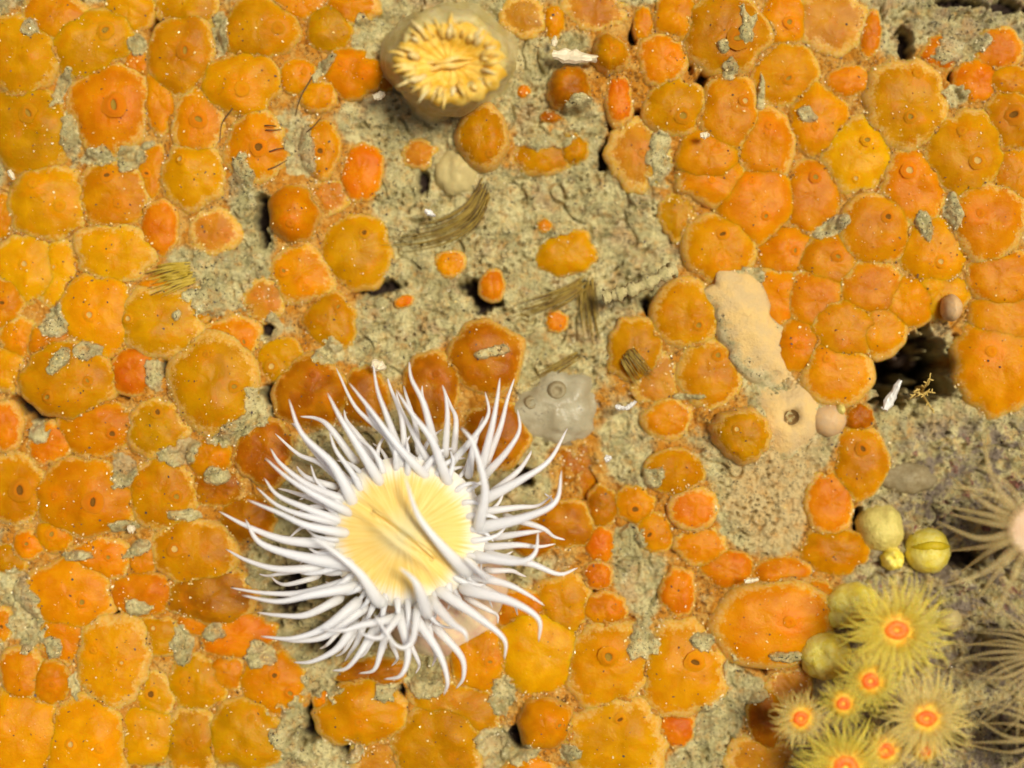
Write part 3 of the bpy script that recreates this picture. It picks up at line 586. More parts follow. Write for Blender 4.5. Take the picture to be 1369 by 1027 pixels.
for s in SQ:
    near = None; bd = 1e9
    for (lx, ly), rad, ph in LAND:
        d = math.hypot(s.px - lx, s.py - ly)
        if d < rad and d / rad < bd: bd = d / rad; near = ph
    if near is None:
        x, y, _ = P(s.px, s.py, 30); j = int(np.searchsorted(gy, y)); i = int(np.searchsorted(gx, x))
        nb_ = sorted(SQ, key=lambda o: (o.px - s.px) ** 2 + (o.py - s.py) ** 2)[1:3]
        wd = ['tiny' if q.rx * q.ry < 225 else 'small' if q.rx * q.ry < 730 else 'mid-size' if q.rx * q.ry < 1600 else 'large' for q in nb_]
        near = 'on open grey silt' if dens[min(max(j, 0), ny - 1), min(max(i, 0), nx - 1)] < .72 else f'between {wd[0]} {CW[nb_[0].c].split()[-1]} and {wd[1]} {CW[nb_[1].c].split()[-1]} ones'
    m = math.sqrt(s.rx * s.ry)
    size = 'tiny' if m < 15 else 'small' if m < 27 else 'medium-sized' if m < 40 else 'large'
    kinds = ''.join(k for *_, k in s.sip)
    if not kinds: sp = 'smooth top'
    elif 'd' in kinds: sp = 'dark open siphon'
    elif len(kinds) > 1: sp = 'two siphons'
    elif kinds == 'p': sp = 'pale siphon'
    elif kinds == 'f': sp = 'closed siphon'
    else: sp = 'olive siphon'
    label = SPECIAL.get((s.px, s.py), f'{size} {CW[s.c]} sea squirt, {sp}, {near}')
    s.label = label
from collections import Counter
CNT = Counter(s.label for s in SQ)
for s in SQ:
    label = s.label
    if CNT[label] > 1:
        for q in sorted(SQ, key=lambda o: (o.px - s.px) ** 2 + (o.py - s.py) ** 2)[1:4]:
            a_ = q.rx * q.ry; new = label + f", next to {'tiny' if a_ < 225 else 'small' if a_ < 730 else 'mid-size' if a_ < 1600 else 'large'} {CW[q.c].split()[-1]} one"
            if len(new.split()) <= 16 and all(o.label != new for o in SQ): label = new; s.label = new; break
    root = thing('sea_squirt', (s.x, s.y, s.g), label, 'sea squirt', 'sea squirts covering the rock')
    rr = random.Random(s.i)
    bc = COL[s.c]; jit = rr.uniform(.88, 1.1); gj = rr.uniform(.9, 1.12) if s.c != 'R' else rr.uniform(.95, 1.5)
    colr = (min(.9, bc[0] * jit), bc[1] * jit * gj, bc[2])
    V = []; rim = []; F = []
    th = np.linspace(0, 2 * math.pi, NA, endpoint=False); ca, sa = math.cos(s.a), math.sin(s.a)
    Rr = np.ones(NA)
    for n, a, ph in s.har: Rr = Rr + a * np.cos(n * th + ph)
    for q in QR[1:]:
        u, v = q * Rr * np.cos(th) * s.rx, q * Rr * np.sin(th) * s.ry
        X, Y = s.x + u * ca - v * sa, s.y + u * sa + v * ca
        z, _ = body(s, X, Y)
        V += list(zip(X - s.x, Y - s.y, z - s.g)); rim += [q] * NA
    for q, dz in ((.99, -9), (.95, -24)):
        u, v = q * Rr * np.cos(th) * s.rx, q * Rr * np.sin(th) * s.ry
        V += list(zip(u * ca - v * sa, u * sa + v * ca, np.full(NA, dz))); rim += [1.05] * NA
    zc, _ = body(s, np.array([s.x]), np.array([s.y])); V.append((0, 0, float(zc[0]) - s.g)); rim.append(0)
    nr = len(QR) - 1 + 2; ci = len(V) - 1
    for k in range(NA): F.append((ci, k, (k + 1) % NA))
    for i in range(nr - 1):
        for k in range(NA): F.append((i * NA + k, (i + 1) * NA + k, (i + 1) * NA + (k + 1) % NA, i * NA + (k + 1) % NA))
    rim = np.array(rim) ** 3
    dust = np.full(len(V), {'K': .62, 'B': .15}.get(s.c, rr.uniform(0, .5)))
    VA = np.array(V); zone = np.zeros(len(V))
    for (sx, sy, sr, kd) in s.sip:
        x, y, _ = P(sx, sy, s.g + s.h); zone = np.maximum(zone, np.exp(-((VA[:, 0] + s.x - x) ** 2 + (VA[:, 1] + s.y - y) ** 2) / (1.6 * sr) ** 2))
    mk('tunic', V, F, M['squirt'], root, attrs=dict(rim=rim, dust=dust, zone=zone), color=colr)
    for (sx, sy, sr, kd) in s.sip:
        zz = s.g + s.h
        x, y, _ = P(sx, sy, zz)
        e = 1.5
        z, q = body(s, np.array([x, x + e, x - e, x, x]), np.array([y, y, y, y + e, y - e]))
        if q[0] > .93: continue
        nrm = Vector((-(z[1] - z[2]) / (2 * e) * .7, -(z[3] - z[4]) / (2 * e) * .7, 1)).normalized()
        rot = nrm.to_track_quat('Z', 'Y').to_matrix().to_4x4() @ Matrix.Rotation(rr.uniform(-.9, .9), 4, 'Z')
        sq = rr.choice([.5, .62, .75, .9]) if kd in 'do' else .9
        k = sr * (.78 if kd == 'd' else .66 if kd != 'f' else .40)
        o = mk('siphon', None, None, None, root, color=(min(.88, colr[0] * 1.02), colr[1] * .90, colr[2]), mesh=cached(('siphon', kd == 'f', sq), lambda: siphon_mesh('f' if kd == 'f' else 'n', sq), M['siphon']))
        zl = z[0] - s.g + .22 * k
        o.matrix_local = Matrix.Translation(((x - s.x) * S, (y - s.y) * S, zl * S)) @ rot @ Matrix.Scale(k * S, 4)
        if kd != 'f':
            mk('opening', None, None, None, o, mesh=cached(('opening', kd, sq), lambda: opening_mesh(sq), M[{'d': 'hole', 'p': 'hole_pale', 'o': 'hole_olive'}[kd]]))

# ---------------------------------------------------------------- the white anemone
def Z(zx, zy): return 280 + zx / 2.184, 470 + zy / 2.184      # measured on an enlargement
ax0, ay0 = 541, 713; DZ = 105
bx, by, bz = P(592, 800, 20)
anem = thing('sea_anemone', (bx, by, bz), 'white sea anemone with yellow disc and spread curling tentacles', 'anemone')
dx0, dy0, _ = P(ax0, ay0, DZ)
def acol(z):
    f = sstep(0, 1, np.clip((z + 30) / (DZ - bz + 30), 0, 1)); return ((dx0 - bx) * float(f), (dy0 - by) * float(f))
V, F, T = lathe([(84, -40), (86, -15), (80, 10), (70, 30), (64, 48), (68, 62), (74, 72), (76, 78), (66, 80)], 40, wob=.06, seed=4, axis=acol)
mk('column', V, F, M['column'], anem)
# oral disc, slightly domed, with radial furrows and a raised mouth
V = []; F = []; ang = []; rad = []; ND = 96; rings = np.linspace(0.04, 1, 22)
ma = R(-38)      # direction of the mouth slit
for r in rings:
    for k in range(ND):
        a = 2 * math.pi * k / ND
        x, y = 104 * r * math.cos(a) * 1.0, 97 * r * math.sin(a)
        u = x * math.cos(ma) + y * math.sin(ma); v = -x * math.sin(ma) + y * math.cos(ma)
        z = 8 * (1 - r * r) + 1.0 * math.sin(a * 24) * min(1, r * 1.4) - 22 * r ** 7
        z += 13 * math.exp(-((u / 52) ** 2)) * math.exp(-(((abs(v + 3) - 9) / 9) ** 2)) - 12 * math.exp(-((u / 58) ** 2)) * math.exp(-(((v + 3) / 4.5) ** 2))
        z += 7 * math.exp(-((u + 6) / 40) ** 2 - ((v + 26) / 22) ** 2)
        V.append((dx0 - bx + x, dy0 - by + y, DZ - bz + z)); ang.append(abs((a / math.pi) - 1)); rad.append(r)
for i in range(len(rings) - 1):
    for k in range(ND): F.append((i * ND + k, (i + 1) * ND + k, (i + 1) * ND + (k + 1) % ND, i * ND + (k + 1) % ND))
F.append(tuple(range(ND)))
disc = mk('oral_disc', V, F, M['disc'], anem, attrs=dict(ang=ang, rad=rad))
parts = []
for sgn in (-1, 1):
    pts = []
    for j in range(13):
        u = -50 + 100 * j / 12; v = -3 + sgn * (6.5 * (1 - (u / 54) ** 2) + 1)
        pts.append(np.array((dx0 - bx + u * math.cos(ma) - v * math.sin(ma), dy0 - by + u * math.sin(ma) + v * math.cos(ma), DZ - bz + 14 - 8 * (u / 50) ** 2)))
    parts.append(sweep(pts, [1 + 2.6 * math.sin(math.pi * (j + .5) / 13) for j in range(13)], 8))
V, F, T = merge(parts); mk('mouth', V, F, M['lips'], disc)
# tentacles: polyline on the enlargement, width at the base, height of base / middle / tip
TN = [
 ([(620,352),(545,270),(470,170),(408,92)],30,3),([(575,300),(500,230),(425,160),(370,48)],24,2),([(545,260),(515,180),(490,110),(478,35)],22,2),([(570,280),(560,190),(530,110),(520,78)],20,1),
 ([(690,365),(650,260),(590,180),(545,112)],32,3),([(610,280),(600,210),(575,130),(567,100)],20,1),([(650,240),(625,150),(590,80),(583,30)],24,2),([(650,250),(635,180),(622,130),(621,100)],18,1),
 ([(690,280),(695,190),(690,130),(680,98)],20,2),([(715,280),(720,200),(705,160),(690,120)],20,1),([(720,310),(780,240),(815,180),(805,118)],22,2),([(800,320),(825,220),(840,140),(848,78)],26,2),
 ([(815,310),(850,220),(870,140),(890,80)],22,1),([(820,345),(870,290),(905,230),(900,170)],24,2),([(790,490),(805,400),(770,270),(735,222)],36,4),([(815,425),(900,380),(990,320),(1045,225)],36,2),
 ([(820,465),(900,455),(960,450),(1000,420)],24,1),([(810,510),(920,485),(1010,440),(1028,348)],40,3),([(900,490),(970,460),(1000,435),(978,414)],14,1),([(890,490),(970,515),(1005,540),(1038,550)],20,1),
 ([(820,570),(900,565),(960,570),(1010,562)],24,1),([(800,600),(900,615),(950,590),(960,528)],32,3),([(840,600),(940,620),(1020,650),(1075,632)],30,2),([(830,640),(880,640),(905,650),(925,658)],18,1),
 ([(790,660),(870,680),(930,710),(978,742)],28,2),([(770,700),(880,730),(960,780),(962,848)],40,3),([(690,710),(790,780),(860,840),(862,900)],36,3),([(770,730),(815,755),(840,770),(842,795)],18,1),
 ([(665,745),(710,795),(745,820),(752,848)],34,4),([(675,820),(735,890),(742,950),(720,985)],28,2),([(610,790),(670,880),(695,960),(685,1003)],32,3),([(585,850),(608,900),(612,920),(602,940)],16,1),
 ([(560,790),(580,880),(560,945),(510,957)],32,3),([(535,860),(548,890),(545,905),(532,918)],14,1),([(605,770),(590,850),(545,858),(482,768)],24,4),([(520,810),(500,880),(480,930),(436,940)],28,2),
 ([(470,830),(440,880),(400,925),(358,932)],26,2),([(420,830),(400,865),(385,882),(368,890)],16,1),([(410,820),(370,870),(300,905),(246,908)],30,2),([(510,785),(440,800),(390,815),(330,812)],26,4),
 ([(540,790),(500,835),(460,830),(437,818)],22,4),([(410,750),(330,810),(240,838),(150,832)],34,3),([(430,765),(340,830),(260,845),(185,838)],30,2),([(380,815),(350,850),(335,862),(322,868)],14,1),
 ([(355,735),(280,770),(200,770),(140,762)],28,2),([(410,690),(300,710),(200,730),(95,712)],36,3),([(390,675),(270,705),(160,705),(62,690)],28,2),([(290,665),(230,680),(200,675),(180,657)],16,1),
 ([(260,640),(200,650),(170,655),(145,650)],14,1),([(310,632),(200,635),(110,610),(48,577)],28,2),([(400,620),(270,600),(150,560),(105,490)],46,3),([(345,560),(220,550),(110,510),(28,467)],36,2),
 ([(485,715),(440,650),(370,590),(297,540)],40,4),([(400,530),(290,510),(200,470),(110,433)],32,3),([(380,500),(280,480),(200,450),(138,398)],26,2),([(400,500),(290,460),(200,420),(160,370)],30,2),
 ([(410,470),(310,420),(230,370),(163,312)],30,3),([(390,430),(290,390),(210,330),(178,283)],28,2),([(410,400),(330,330),(260,300),(192,240)],28,1),([(415,430),(360,330),(270,240),(232,140)],38,3),
 ([(350,340),(290,270),(255,220),(240,210)],22,1),([(410,300),(350,220),(310,195),(265,190)],24,1),([(495,375),(430,270),(380,190),(345,122)],34,3),([(485,310),(430,240),(400,200),(393,170)],22,1),
 ([(735,625),(680,570),(610,480),(572,370)],44,5),([(630,745),(610,690),(590,660),(556,632)],40,5),([(800,650),(775,630),(755,610),(742,598)],20,4),([(350,390),(290,370),(265,350),(255,335)],20,1),
 ([(460,440),(420,360),(370,290),(350,235)],26,2),([(560,330),(520,250),(470,190),(455,150)],24,2),([(640,320),(600,250),(560,170),(545,120)],22,1),([(760,340),(770,280),(790,220),(800,190)],24,2),
 ([(840,400),(900,350),(930,310),(940,290)],22,1),([(450,800),(430,850),(410,880),(395,905)],24,1),([(640,800),(650,850),(660,890),(650,920)],24,1),([(500,800),(470,850),(455,880),(440,895)],22,1),
 ([(350,600),(280,600),(220,590),(170,570)],24,1),([(370,460),(300,430),(240,410),(200,400)],24,1),([(850,540),(920,530),(960,525),(990,520)],22,1),([(800,690),(860,720),(890,740),(900,770)],22,1),
]
rt = random.Random(77)
for k in range(64):
    a = 2 * math.pi * (k + rt.uniform(-.3, .3)) / 64; L0 = rt.uniform(165, 195); L1 = rt.uniform(250, 340); b_ = rt.uniform(-.16, .16)
    ex, ey = 565, 535
    TN.append(([(ex + L0 * 1.05 * math.cos(a), ey + L0 * math.sin(a)), (ex + (L0 * .6 + L1 * .4) * math.cos(a + b_ * .3), ey + (L0 * .6 + L1 * .4) * math.sin(a + b_ * .3)), (ex + (L0 * .25 + L1 * .75) * math.cos(a + b_ * .8), ey + (L0 * .25 + L1 * .75) * math.sin(a + b_ * .8)), (ex + L1 * math.cos(a + b_ * 1.6), ey + L1 * math.sin(a + b_ * 1.6))], rt.uniform(18, 28), 2 if k % 2 else 1))
ZL = {1: (84, 78, 70), 2: (94, 98, 86), 3: (102, 116, 104), 4: (112, 140, 136), 5: (118, 150, 170)}
for ti, (pts, w, lay) in enumerate(TN):
    rr = random.Random(ti + 50)
    z0, z1, z2 = ZL[lay]; dz = rr.uniform(-6, 6)
    zs = [z0, (z0 + z1) / 2 + 6 + dz, z1 + dz, z2 + dz * 1.3]
    pp = []
    for (zx, zy), z in zip(pts, zs):
        px, py = Z(zx, zy); x, y, _ = P(px, py, z); pp.append((x - bx, y - by, z - bz))
    # root the tentacle inside the rim of the disc
    cx_, cy_ = dx0 - bx - pp[0][0], dy0 - by - pp[0][1]; cl = math.hypot(cx_, cy_) + 1e-6
    qx, qy = pp[0][0] - pp[1][0], pp[0][1] - pp[1][1]; ql = math.hypot(qx, qy) + 1e-6
    pp[0] = (pp[0][0] + qx / ql * 3, pp[0][1] + qy / ql * 3, pp[0][2])
    pp.insert(0, (pp[0][0] + qx / ql * 11, pp[0][1] + qy / ql * 11, pp[0][2] - 26))
    n = 24; path = catmull(pp, n)
    hw = w / 2.184 * .5 * .92
    rads = []
    for j in range(n + 1):
        t = j / n
        r = hw * (1 - t) ** .82 * (.92 + .3 * math.sin(math.pi * min(1, t * 1.6)) * (1 - t)) + .85
        rads.append(r)
    rads[0] *= .45; rads[1] *= .66; rads[2] *= .82; rads[-1] = .5
    V, F, T = sweep(path, rads, 10)
    mk('tentacle', V, F, M['tent'], anem, attrs=dict(t=T))

# ---------------------------------------------------------------- closed anemone
cz = 150
cx0, cy0, _ = P(601, 78, cz); cb = P(602, 78, 10)
clo = thing('closed_anemone', cb, 'closed blurred beige anemone with golden puckered crown and slit mouth', 'anemone')
ox, oy = (cx0 - cb[0]) / .83, (cy0 - cb[1]) / .83; ch = 150; clo.scale = (.83, .83, .9)
def cax(z): f = float(np.clip(z / ch, 0, 1)); return (ox * f, oy * f)
V, F, T = lathe([(112, -34), (104, -6), (94, 30), (86, 70), (82, 105), (80, 124), (75, 136), (68, 142), (60, 136), (52, 112)], 64, 1.0, .88, .25, 9, cax)
V = [np.array(v) + np.array((3 * float(perlin(v[0] / 16, v[1] / 16 + v[2] / 20, 81)), 3 * float(perlin(v[0] / 16, v[1] / 16 + v[2] / 20, 82)), 4 * float(perlin(v[0] / 13, v[1] / 13, 83)))) for v in V]
mk('column', V, F, M['closedcol'], clo)
V = []; F = []; nk = 64; rings = [(84, 130), (78, 143), (68, 146), (55, 139), (36, 130), (22, 126), (10, 127), (1, 128)]
for (r, z) in rings:
    for k in range(nk):
        a = 2 * math.pi * k / nk; w = 1 + .05 * math.sin(17 * a) * min(1, r / 40) + .1 * float(perlin(math.cos(a) * 2, math.sin(a) * 2, 84))
        V.append((ox + r * w * math.cos(a), oy + r * .74 * w * math.sin(a), z + 3.2 * math.sin(17 * a + r * .05) * min(1, r / 40) + 3 * float(perlin(a * 2, r / 14, 85))))
for i in range(len(rings) - 1):
    for k in range(nk): F.append((i * nk + k, i * nk + (k + 1) % nk, (i + 1) * nk + (k + 1) % nk, (i + 1) * nk + k))
crown = mk('crown', V, F, M['goldgroove'], clo)
sl = []
for sgn in (-1, 1):
    pts = [np.array((ox - 42 + 78 * j / 12, oy + sgn * (4 + 1.5 * math.sin(j)) + 12 * (j / 12 - .5) - 3, 128 + (9 if sgn > 0 else 5) * math.sin(math.pi * j / 12))) for j in range(13)]
    sl.append(sweep(pts, [.8 + (3.4 if sgn > 0 else 4.4) * math.sin(math.pi * (j + .3) / 12.6) for j in range(13)], 8))
V, F, T = merge(sl); mk('slit_mouth', V, F, M['goldtent'], crown)
for k in range(52):
    rr = random.Random(k + 300); a = 2 * math.pi * k / 52 + rr.uniform(-.14, .14)
    L = rr.uniform(12, 36) * (1.1 if math.cos(a) < .3 else .7); r0 = rr.uniform(.72, 1.0); wd = rr.uniform(2.0, 6.2)
    x0, y0 = 66 * r0 * math.cos(a), 49 * r0 * math.sin(a); d = (math.cos(a + rr.uniform(-.2, .2)), math.sin(a + rr.uniform(-.2, .2)) * .85)
    pts = [np.array((ox + x0, oy + y0, 136)), np.array((ox + x0 + d[0] * L * .45, oy + y0 + d[1] * L * .45, 147 + rr.uniform(-3, 6))), np.array((ox + x0 + d[0] * L, oy + y0 + d[1] * L, 150 + rr.uniform(-12, 8)))]
    V, F, T = sweep(catmull(pts, 6), [wd * q for q in (.9, 1, .95, .8, .6, .38, .1)], 8)
    mk('tentacle', V, F, M['goldtent' if rr.random() < .6 else 'goldpale'], clo)

# ---------------------------------------------------------------- small orange-mouthed polyps
POL = [(1198,842,70,128,'large yellow polyp with widest orange mouth disc beside yellow ribbed shells',15,1),(1163,910,42,134,'yellow polyp with round orange mouth just under the largest polyp',11,1),(1127,940,32,132,'small golden polyp with slit red-orange mouth beside ribbed shell',9,1),
 (1238,960,62,128,'pale beige polyp with orange mouth beside grey debris',13,0),(1070,960,38,122,'pale polyp with reddish mouth against orange squirts',10,0),(1130,1026,64,128,'broad yellow polyp with orange mouth at cluster edge below slit-mouthed polyp',16,1),
 (1183,1003,34,126,'dim polyp with split orange mouth between two larger polyps',11,0),(1236,1003,24,122,'tiny polyp with narrow red mouth below pale beige polyp',8,0)]
for pi, (px, py, r, zt, lab, mr, yel) in enumerate(POL):
    rr = random.Random(pi + 700); x, y, _ = P(px, py, zt); b = P(px, py, 8)
    po = thing('polyp', b, lab, 'polyp', 'orange-mouthed polyps')
    ddx, ddy = x - b[0], y - b[1]; h = zt - 8
    axf = lambda z, ddx=ddx, ddy=ddy, h=h: (ddx * max(0, min(1, z / h)), ddy * max(0, min(1, z / h)))
    V, F, T = lathe([(r * .36, -40), (r * .34, 0), (r * .26, h * .4), (r * .28, h * .8), (r * .36, h - 3), (r * .30, h)], 24, wob=.06, seed=pi, axis=axf)
    mk('column', V, F, M['polypcol'], po)
    V, F, T = lathe([(r * .37, h - 4), (r * .34, h + 1), (r * .27, h + 1), (mr * 2.0, h + 2.5), (mr * .9, h + 4)], 24, axis=axf)
    dsc = mk('oral_disc', V, F, M['polypdisc'], po)
    V, F, T = lathe([(mr * 1.25, h), (mr * 1.0, h + 4.5), (mr * .66, h + 6.5), (mr * .36, h + 6), (mr * .14, h + 3)], 20, 1, rr.uniform(.75, 1), .12, pi, axf)
    mk('mouth', V, F, M['polypmouth'], dsc)
    parts = []; n = int(r * 1.9) + 26
    for k in range(n):
        a = 2 * math.pi * (k + rr.uniform(-.4, .4)) / n; L = r * rr.uniform(.75, 1.15); r0 = r * rr.uniform(.16, .36); up = rr.uniform(.0, .35)
        bend = rr.uniform(-.25, .25)
        p0 = np.array((ddx + r0 * math.cos(a), ddy + r0 * math.sin(a), h + 1))
        p1 = np.array((ddx + (r0 + (L - r0) * .5) * math.cos(a), ddy + (r0 + (L - r0) * .5) * math.sin(a), h + L * up * .7))
        p2 = np.array((ddx + L * math.cos(a + bend), ddy + L * math.sin(a + bend), h + L * (up - .15)))
        parts.append(sweep(catmull([p0, p1, p2], 6), [r * .030 * q + .4 for q in (1, 1, .92, .8, .65, .5, .2)], 6))
    V, F, T = merge(parts)
    o = mk('tentacles', V, F, M['polyp' if yel else 'polyppale'], po); o['kind'] = 'stuff'

# ---------------------------------------------------------------- beige long-tentacled anemones at the right
for fi, (px, py, zt, lab, a0, a1, n, L, w) in enumerate([
    (1386,708,130,'beige anemone with thick pinkish column and straight tentacles beside yellow banded shell',120,250,12,140,6.0),
    (1415,872,140,'beige anemone with long thin tentacles spread over grey debris beside largest polyp',125,245,20,140,2.6),
    (1415,990,140,'pale beige anemone with curling tentacles below the thin-tentacled anemone',110,235,12,125,3.4)]):
    rr = random.Random(fi + 900); x, y, _ = P(px, py, zt); b = P(px, py, 10)
    fo = thing('tentacled_anemone', b, lab, 'anemone', 'beige anemones in debris')
    ddx, ddy = x - b[0], y - b[1]; h = zt - 10
    axf = lambda z, ddx=ddx, ddy=ddy, h=h: (ddx * max(0, min(1, z / h)), ddy * max(0, min(1, z / h)))
    V, F, T = lathe([(36, -30), (34, 0), (28, h * .5), (30, h * .8), (38, h), (30, h + 4), (12, h + 2), (3, h)], 28, wob=.05, seed=fi, axis=axf)
    mk('column', V, F, M['feathcol'], fo)
    for k in range(n):
        a = R(a0 + (a1 - a0) * (k + rr.uniform(-.4, .4)) / n); LL = L * rr.uniform(.7, 1.08); bend = R(rr.uniform(-16, 16))
        dz = rr.uniform(-45, 22)
        p = [np.array((ddx + 28 * math.cos(a), ddy + 28 * math.sin(a), h - 2)), np.array((ddx + LL * .6 * math.cos(a), ddy + LL * .6 * math.sin(a), h + 8 + dz * .3)), np.array((ddx + LL * math.cos(a + bend), ddy + LL * math.sin(a + bend), h + dz))]
        V, F, T = sweep(catmull(p, 9), [w * (1 - .8 * (j / 9) ** 1.3) for j in range(10)], 7)
        mk('tentacle', V, F, M['feath'], fo)
    for k in range(14):      # the side away from the picture
        a = R(a1 + 20 + (360 - (a1 - a0) - 40) * k / 13); LL = L * .8
        p = [np.array((ddx + 28 * math.cos(a), ddy + 28 * math.sin(a), h - 2)), np.array((ddx + LL * .6 * math.cos(a), ddy + LL * .6 * math.sin(a), h + 8)), np.array((ddx + LL * math.cos(a), ddy + LL * math.sin(a), h - 10))]
        V, F, T = sweep(catmull(p, 7), [w * (1 - .8 * (j / 7) ** 1.3) for j in range(8)], 6)
        mk('tentacle', V, F, M['feath'], fo)

# ---------------------------------------------------------------- yellow shells
def lump(prof_n, rx, ry, h, seed, amp=.12, ns=28, sc=.6, ridge=0, rid_a=0.0):
    """uneven closed lump standing on z = 0, returns verts and faces"""
    V = []; F = []; m = prof_n
    for i in range(1, m + 1):
        f = i / m
        r = math.sin(f * math.pi * .5); z = math.cos(f * math.pi * .5)
        for k in range(ns):
            a = 2 * math.pi * k / ns
            w = 1 + amp * float(perlin(math.cos(a) / sc * r + seed * 3.1, math.sin(a) / sc * r, seed)) + .5 * amp * float(perlin(math.cos(a) * 4 * r + seed, math.sin(a) * 4 * r + z * 2, seed + 3))
            x, y = rx * r * w * math.cos(a), ry * r * w * math.sin(a)
            zz = h * z * w
            if ridge: zz += ridge * math.sin((x * math.cos(rid_a) + y * math.sin(rid_a)) * .55) * r * z * 1.6
            V.append((x, y, zz))
    for k in range(ns): V.append((V[(m - 1) * ns + k][0] * .9, V[(m - 1) * ns + k][1] * .9, -h * .35))
    V.append((0, 0, h)); top_i = len(V) - 1
    for k in range(ns): F.append((top_i, k, (k + 1) % ns))
    for i in range(m):
        for k in range(ns): F.append((i * ns + k, (i + 1) * ns + k, (i + 1) * ns + (k + 1) % ns, i * ns + (k + 1) % ns))
    F.append(tuple(m * ns + k for k in range(ns - 1, -1, -1)))
    return V, F
def put(name, px, py, rx, ry, h, mat, label, cat, seed, amp=.12, rotz=0.0, tilt=(0, 0), ridge=0, group=None, sink=6, n=9, zadd=0):
    x, y, _ = P(px, py, 20); z = soil(x, y) - sink + zadd
    x, y, _ = P(px, py, z + h * .7)
    V, F = lump(n, rx, ry, h, seed, amp, ridge=ridge)
    o = mk(name, V, F, M[mat]); o.location = (x * S, y * S, z * S); o.rotation_euler = (R(tilt[0]), R(tilt[1]), R(rotz))
    tag(o, label, cat, group); return o, (x, y, z)
o, (x, y, z) = put('yellow_shell', 1247, 738, 30, 31, 44, 'yellow', 'round bright yellow shell with olive band across its middle', 'shell', 21, .07)
pts = [np.array((-24 + 48 * j / 14, 5 + 3 * math.sin(j / 14 * 3.1), 44.0 * math.sqrt(max(.05, 1 - ((-24 + 48 * j / 14) / 30) ** 2 - .03)) - 5.5)) for j in range(15)]
V, F, T = sweep(pts, [7.5 * (.3 + math.sin(math.pi * (j + .4) / 14.8) * .7) for j in range(15)], 8)
mk('band', V, F, M['yellowband'], o)
put('pale_shell', 1182, 708, 33, 33, 42, 'yellowpale', 'pale dull yellow lobed shell beside the banded yellow shell', 'shell', 22, .10)
put('small_shell', 1196, 748, 15, 17, 26, 'yellow', 'small plain yellow shell under the pale lobed shell', 'shell', 23, .16)
put('ribbed_shell', 1138, 812, 38, 28, 44, 'yellow', 'yellow ribbed shell with dark grooves above the cluster of polyps', 'shell', 24, .14, 20, (0, 0), 5, zadd=14)
put('ribbed_shell', 1108, 880, 36, 32, 44, 'yellow', 'smooth-edged yellow fan shell between orange squirt and polyps', 'shell', 25, .14, 35, (0, 0), 3, zadd=18)

# ---------------------------------------------------------------- sponges and soft lumps
# cream ridge: a flattened tube down the slope
pts = [P(958, 378, -2), P(984, 402, 6), P(998, 436, 8), P(1018, 474, 3), P(1036, 500, -6), P(1050, 524, -22)]
b0 = P(1000, 440, 0); pp = [(p[0] - b0[0], p[1] - b0[1], p[2] - 12) for p in pts]
path = catmull(pp, 30); V, F, T = sweep(path, [24 + 16 * math.sin(math.pi * (.12 + .6 * j / 20)) + 2 * math.sin(j * .5) for j in range(31)], 28)
V = [np.array((v[0], v[1], v[2] * .62 + 9)) + np.array((11 * float(perlin(v[0] / 24, v[1] / 24, 61)), 8 * float(perlin(v[0] / 20, v[1] / 20, 62)), 4 * float(perlin(v[0] / 13, v[1] / 13, 63)))) for v in V]
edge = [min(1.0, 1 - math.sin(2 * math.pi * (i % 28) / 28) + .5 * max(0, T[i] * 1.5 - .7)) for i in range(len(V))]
o = mk('sponge_ridge', V, F, M['cream'], attrs=dict(edge=edge)); o.location = tuple(c * S for c in b0); tag(o, 'smooth cream sponge ridge running between orange squirts and silt', 'sponge')
# pored sponge
x, y, _ = P(1060, 558, 30); z = soil(x, y) + 5
root = thing('pored_sponge', (x, y, z), 'cream sponge mound with one dark central pore', 'sponge')
V, F, T = lathe([(62, -16), (52, -2), (42, 6), (33, 13), (25, 18), (17, 20), (12, 18), (7.5, 11), (6, 3)], 44, .95, 1.1, .38, 8)
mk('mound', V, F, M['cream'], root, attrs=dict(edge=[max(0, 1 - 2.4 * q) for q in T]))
V, F, T = lathe([(10, 16), (7.4, 11), (5, 8), (1.5, 7)], 18); mk('pore', V, F, M['creamhole'], root)
put('soft_ball', 1110, 562, 24, 22, 22, 'pinkball', 'pinkish beige soft ball between pored sponge and small red squirt', 'sponge ball', 31, .06)
put('soft_ball', 610, 228, 28, 36, 22, 'creamball', 'pale cream soft ball at the root of the ochre bristle tuft', 'sponge ball', 32, .2)
put('soft_ball', 1276, 411, 14, 18, 26, 'pinkball', 'small greyish pink ball on orange squirts above dark crevice', 'sponge ball', 33, .06, zadd=26)
put('soft_ball', 1125, 548, 7, 8, 16, 'yellowpale', 'tiny pale yellow ball beside small red squirt', 'sponge ball', 34, .06, zadd=10)
put('soft_ball', 1272, 830, 18, 18, 26, 'creamball', 'pale round ball in debris right of the largest polyp', 'sponge ball', 35, .06)
# grey translucent squirt
x, y, _ = P(745, 545, 25); z = soil(x, y) - 14
gs = thing('grey_sea_squirt', (x, y, z), 'grey translucent sea squirt with ringed siphon above the white anemone', 'sea squirt')
V, F = lump(12, 62, 52, 40, 41, .16, 40); mk('tunic', V, F, M['grey'], gs)
for (dx, dy, r) in ((0, 22, 9), (-34, 6, 7)):
    V, F, T = lathe([(r * 1.5, -4), (r * 1.2, 1), (r, 3), (r * .7, 2.6), (r * .55, .4), (r * .1, -.2)], 20)
    q = mk('siphon', V, F, M['greydark'], gs); q.location = (dx * S, dy * S, (40 * math.sqrt(1 - (dx / 62) ** 2 - (dy / 52) ** 2) + .5) * S)
put('silt_lump', 1215, 640, 40, 22, 26, 'greydark', 'smooth olive grey lump among debris beside dark-siphoned squirt', 'lump', 42, .14)

